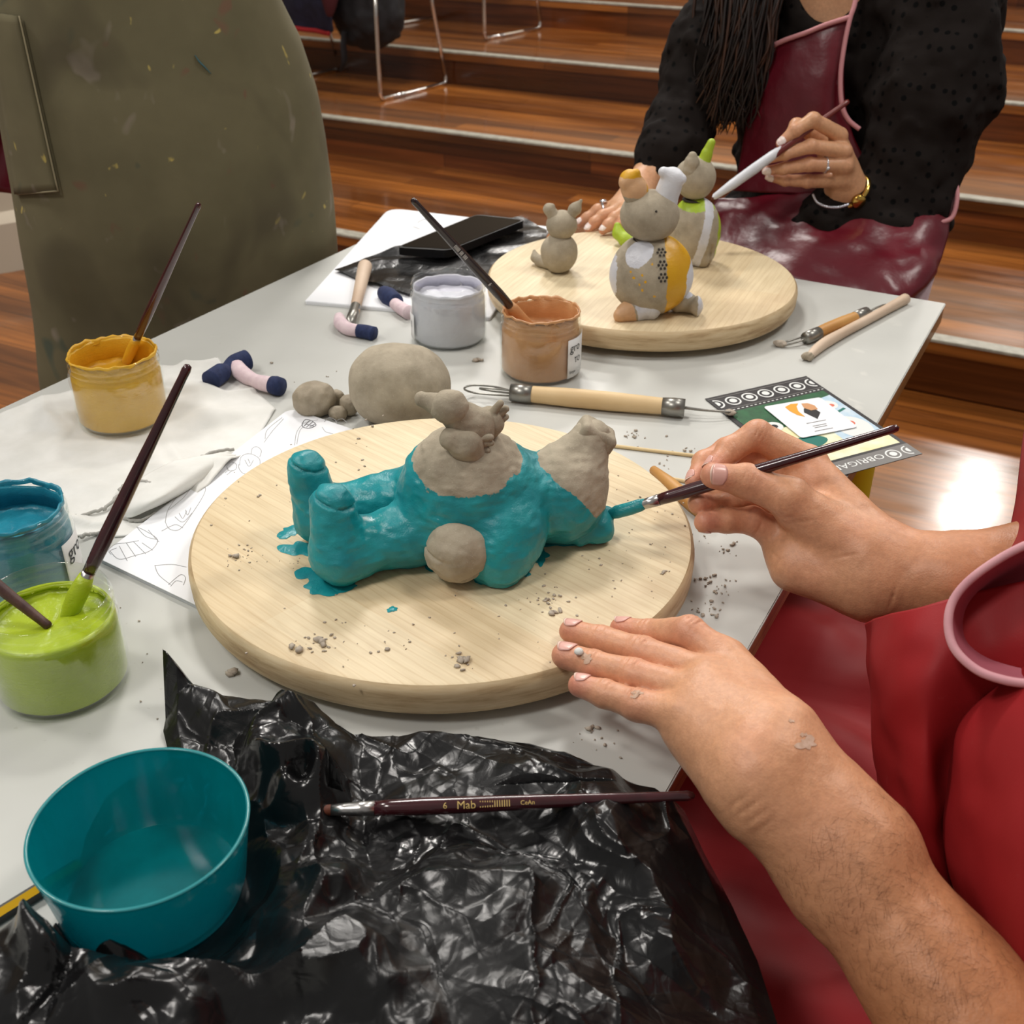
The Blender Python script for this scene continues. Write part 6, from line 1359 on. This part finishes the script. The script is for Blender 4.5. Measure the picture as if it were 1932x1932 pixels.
# sharp pinched creases
WP = np.dstack([WX_*.8+WY_*.3, WY_, X*0])
for sc_k, am, wd_, sd_ in ((16, .0048, .07, 41), (24, .0026, .06, 42), (38, .0011, .07, 43), (60, .0004, .08, 44)):
    n_ = vnoise(WP, sc_k, sd_); h = h+am*np.exp(-np.abs(n_)/wd_)*np.clip(vnoise(P0_, 11, sd_+9)+.45, 0, 1)
def ridge(L, w, a, sharp=1.0):
    """raised fold along a photo polyline"""
    P = np.array([at(x, y, zb_)[:2] for x, y in L]); P = cat(P, 6); d = np.full(X.shape, 9.)
    for p0, p1 in zip(P[:-1], P[1:]):
        e = p1-p0; t_ = np.clip(((WX_-p0[0])*e[0]+(WY_-p0[1])*e[1])/(e@e+1e-12), 0, 1); d = np.minimum(d, np.hypot(WX_-p0[0]-t_*e[0], WY_-p0[1]-t_*e[1]))
    q = np.clip(1-d/w, 0, 1); return a*(q*.55+q*q*(3-2*q)*.45)*(.8+.35*facet(WX_, WY_, 30, int(w*9999)))
h = h+ridge([(575, 1470), (560, 1560), (590, 1680), (600, 1800), (640, 1900)], .034, .027, .8)
h = h+ridge([(560, 1400), (520, 1430), (540, 1480), (575, 1520)], .022, .030, .8)
h = h+ridge([(330, 1330), (420, 1360), (500, 1370)], .028, .022, .9)
h = h+ridge([(90, 1870), (180, 1835), (270, 1808)], .028, .030, .8)+ridge([(-60, 1930), (120, 1950), (330, 1950)], .05, .024)
h = h+ridge([(420, 1900), (560, 1880), (720, 1920)], .03, .022)+ridge([(760, 1760), (900, 1700), (1080, 1700)], .035, .014)+ridge([(1130, 1560), (1240, 1640), (1330, 1780)], .03, .012)
h = h+ridge([(880, 1520), (1000, 1500), (1130, 1510)], .02, .004)
# hollow for the tub, flat strip for the brush
dt_ = np.hypot(X-tbc[0], Y-tbc[1]); wgt = np.clip((dt_-rb*1.02+.004*vnoise(P0_, 60, 3))/.018, 0, 1); h = h*wgt+.0015*(1-wgt)
frontmask = ridge([(150, 1800), (235, 1790), (262, 1830), (250, 1860)], .02, .030, .9); h = np.maximum(h, frontmask*np.clip((dt_-rb*.97)/.006, 0, 1))
A_, E_ = at(556, 1531)[:2], at(1312, 1501)[:2]; e = E_-A_; t_ = np.clip(((X-A_[0])*e[0]+(Y-A_[1])*e[1])/(e@e), 0, 1); db_ = np.hypot(X-A_[0]-t_*e[0], Y-A_[1]-t_*e[1])
hm_ = np.clip(db_/.02, 0, 1); h = np.where(t_ > .09, np.minimum(h, .0135+.03*hm_), h)
# standing corner at the upper left
cx_, cy_ = at(330, 1290)[:2]; dc_ = np.hypot(X-cx_, Y-cy_); h = h+.030*np.clip(1-dc_/.035, 0, 1)
# thin out towards the rim of the sheet
iu = np.minimum(np.arange(nu), nu-1-np.arange(nu))[None, :]/nu; iv = np.arange(nv)[:, None]/nv
edge = np.clip(np.minimum(iu, iv)/.03, 0, 1); h = h*(.2+.8*edge)
h = h+.040*np.clip(1-np.hypot(X-at(318, 1312)[0], Y-at(318, 1312)[1])/.030, 0, 1)
# keep it under the round board
dB = np.hypot(X-B1[0], Y-B1[1]); h = np.where(dB < .205, np.minimum(h, .007), np.minimum(h, .007+np.clip(dB-.205, 0, 1)*1.4+.01*(X < at(560, 1330)[0])))
Zb = ZT+.0012+np.maximum(h, .0005)-np.clip((X-(TX1-.005))*.42, 0, .075)
M_bag2 = M_bag
bag = tag(part('plastic_bag', thick(np.dstack([X, Y, Zb]), .0005), M_bag2, loc=(*S[150, 200], ZT), angle=22), 'large crumpled black plastic bag draped over the near table corner under the tub and brush', 'plastic bag')
# ------------------------------------------------------------------ wire chairs on the steps
def chair(label, fa, ba, fb, z, toplean):
    """fa, ba: front and back foot on one side; fb: front foot on the other side"""
    fa, ba, fb = [np.array([*q[:2], z+.008]) for q in (fa, ba, fb)]; bb_ = ba+(fb-fa)
    o = thing('wire_chair', label, 'chair', (*((fa+bb_)/2)[:2], z), 'chrome sled chairs on the steps')
    H_ = .47; sd = nrm(ba-fa)
    for p, q in ((fa, ba), (fb, bb_)):
        tf = p+V(0, 0, H_)-sd*.00; tb_ = q+V(0, 0, H_)-sd*toplean
        P = [tf, p+V(0, 0, .03), p+sd*.010+V(0, 0, .006), p+sd*.03, q-sd*.03, q-sd*.010+V(0, 0, .006), q+V(0, 0, .03)-sd*.006, tb_]
        part('sled_leg', tube(np.vstack([np.linspace(P[0], P[1], 4), cat(P[1:4], 5), np.linspace(P[3], P[4], 4), cat(P[4:7], 5), np.linspace(P[6], P[7], 4)]), .0085, 10), M_chrome, o)
    c_ = (fa+bb_)/2+V(0, 0, H_+.01); u = (fb-fa)/2; w_ = (ba-fa)/2*.8
    rows = [[c_+u*a*1.0+w_*b+V(0, 0, -.012*(1-a*a)+.012*(b*b)) for a in np.linspace(-1, 1, 5)] for b in np.linspace(-1, 1, 5)]
    part('seat', thick(loft(rows, 4, 4), .012), mat('dark seat shell', (34, 30, 30), .5), o)
    rows = [[c_+u*a*.95+w_*(1.0+.05*b)+V(0, 0, .14+b*.15)+nrm(w_)*(-.02*(1-a*a)+.05*b) for a in np.linspace(-1, 1, 5)] for b in np.linspace(-1, 1, 5)]
    part('backrest', thick(loft(rows, 4, 4), .012), mat('dark seat shell', (34, 30, 30), .5), o)
    for s in (-1, 1): part('back_post', tube(cat([c_+u*s*.9+w_*1.0, c_+u*s*.95+w_*1.08+V(0, 0, .1), c_+u*s*.95+w_*1.1+V(0, 0, .35)], 5), .008, 8), M_chrome, o)
    return o
z2, z3 = zs[1], zs[2]
fa, ba = at(718, 192, z2), at(843, 160, z2); bb0 = at(640, 134, z2)
chair('chrome wire sled chair on the lower step, dark bag and jacket hanging on it', fa, ba, fa+(bb0-ba), z2, .13)
fa3, ba3, bb3 = at(914, 77, z3), at(1020, 56, z3), at(827, 35, z3)
chair('chrome wire sled chair one step higher, to the right of the bag', fa3, ba3, fa3+(bb3-ba3), z3, .13)
# bag and jacket
M_bpk = mat('black bag fabric', (13, 12, 15), .8, (22, 20, 24), 40); M_jkt = mat('navy jacket fabric', (20, 22, 44), .85, (30, 32, 58), 30); M_trim = mat('red jacket lining', (150, 24, 28), .8)
Yc = (fa[1]+ba[1])/2
bp0 = aY(680, 40, 4.30)
o = thing('backpack', 'black bag hanging from the wire chair on the lower step', 'bag', bp0-V(0, 0, .16))
def bagf(P): return smin(d_ell(P, aY(690, 25, 4.32), (.17, .12, .14)), d_ell(P, aY(680, -40, 4.32), (.17, .12, .16)), .05)+fbm(P, 9, 3, 2)*.02
lo, hi = bounds([aY(690, 25, 4.32), aY(680, -40, 4.32)], .26); part('bag_body', sdf_mesh(bagf, lo, hi, .012), M_bpk, o)
part('strap', tube(cat([aY(650, 60, 4.22), aY(648, 85, 4.21), aY(650, 115, 4.22), aY(646, 130, 4.24)], 6), .022, 8, .35), M_bpk, o); part('strap', tube(cat([aY(752, -10, 4.4), aY(750, 40, 4.4), aY(752, 70, 4.42)], 6), .018, 8, .35), M_bpk, o)
o = thing('jacket', 'navy jacket with red lining hanging beside the black bag on the wire chair', 'jacket', aY(600, 50, 4.2))
rows = [[aY(520, -60, 4.2), aY(570, -60, 4.15), aY(625, -60, 4.12)], [aY(530, -10, 4.2), aY(580, -5, 4.13), aY(628, 0, 4.12)], [aY(538, 30, 4.2), aY(585, 28, 4.15), aY(622, 30, 4.13)], [aY(552, 58, 4.2), aY(590, 58, 4.17), aY(620, 58, 4.15)]]
P = loft(rows, 8, 8); P = P+np.stack([vnoise(P, 9, s)*.02 for s in (1, 2, 3)], -1); part('jacket_body', thick(P, .02), M_jkt, o)
part('lining_edge', tube(P[-1]+V(0, -.01, 0), .010, 8), M_trim, o, label='red lining edge')
rows = [[aY(606, -60, 4.10), aY(640, -60, 4.08)], [aY(610, 0, 4.09), aY(638, 0, 4.08)], [aY(616, 30, 4.09), aY(630, 30, 4.08)]]
part('sleeve', tube(cat([aY(622, -60, 4.08), aY(622, -10, 4.07), aY(622, 30, 4.08)], 6), [.045, .04, .012], 12), mat('dark maroon jacket lining', (70, 18, 28), .8), o)
part('red_lining', tube(cat([aY(742, -50, 4.36), aY(738, 0, 4.35), aY(730, 22, 4.35), aY(722, 36, 4.36)], 6), [.035, .03, .02, .006], 10), M_trim, o, label='red lining flap')
# deep red cloth glimpsed past the standing person
o = thing('hanging_apron', 'deep red apron hanging at the far left edge, behind the olive apron', 'apron', at(-30, 300, .75))
c_ = ad(-45, 250, 1.75)
P = np.array([[c_+s0*(u*.16)+n0*(.03*math.sin(u*5+v_*2))+V(0, 0, -v_*.10) for u in np.linspace(-1, .72, 24)] for v_ in np.linspace(-1.1, 1, 20)])
part('apron_cloth', thick(P, .003), M_burg, o); part('dark_strap', tube(cat([c_+s0*.085+V(0, 0, .26)-n0*.02, c_+s0*.10+V(0, 0, .1)-n0*.03, c_+s0*.112+V(0, 0, .0)-n0*.03], 5), .016, 8), M_bpk, o)
# ------------------------------------------------------------------ light
def lamp(loc, size, e, col=(1, .955, .90), name='ceiling_lamp', tgt=None, shape='DISK', sy=None):
    d = bpy.data.lights.new(name, 'AREA'); d.shape = shape; d.size = size; d.energy = e; d.color = col
    if sy: d.size_y = sy
    o = bpy.data.objects.new(name, d); COL.objects.link(o); o.location = loc
    dirv = Vector(tgt)-Vector(loc) if tgt else Vector((0, 0, -1)); o.rotation_euler = dirv.to_track_quat('-Z', 'Y').to_euler(); return o
lamp((-1.7, 2.3, 3.2), 0.5, 50)
lamp((0.7, 1.5, 3.2), 0.5, 24)
lamp((-0.9, -0.9, 3.2), 0.6, 30)
lamp((-2.4, 0.2, 3.2), 0.6, 34)
lamp((-2.4, 4.6, 3.6), 0.6, 60)
lamp((0.3, 4.6, 3.6), 0.6, 50)
lamp((-0.36, 8.6, 3.4), 0.26, 34, tgt=(-0.2, 2.4, 0))
lamp((-3.2, 7.2, 3.9), 0.6, 60)
lamp((-1.6, 9.4, 4.7), 5.0, 110, name='added_wall_fill', tgt=(-1.6, 11, 4.2), shape='RECTANGLE', sy=0.3)  # added fill on the back wall to brighten glossy reflections, no known lamp
W = bpy.data.worlds.new('room ambience'); SC.world = W; W.use_nodes = True
W.node_tree.nodes['Background'].inputs[0].default_value = (1.0, 0.96, 0.91, 1); W.node_tree.nodes['Background'].inputs[1].default_value = 0.27
# ------------------------------------------------------------------ camera
cd = bpy.data.cameras.new('camera'); co = bpy.data.objects.new('camera', cd); COL.objects.link(co); SC.camera = co
m = Matrix.Identity(4)
for i in range(3): m[i][0], m[i][1], m[i][2] = CM[0][i], CM[1][i], -CM[2][i]
for i in range(3): m[i][3] = CAM[i]
co.matrix_world = m; cd.sensor_width = 36; cd.sensor_fit = 'HORIZONTAL'; cd.lens = F/1932*36; cd.clip_start = 0.02
cd.dof.use_dof = True; cd.dof.focus_distance = 0.86; cd.dof.aperture_fstop = 15
vs = SC.view_settings; vs.view_transform = 'Standard'; vs.look = 'None'; vs.gamma = 1; vs.exposure = 0.0; vs.use_curve_mapping = False
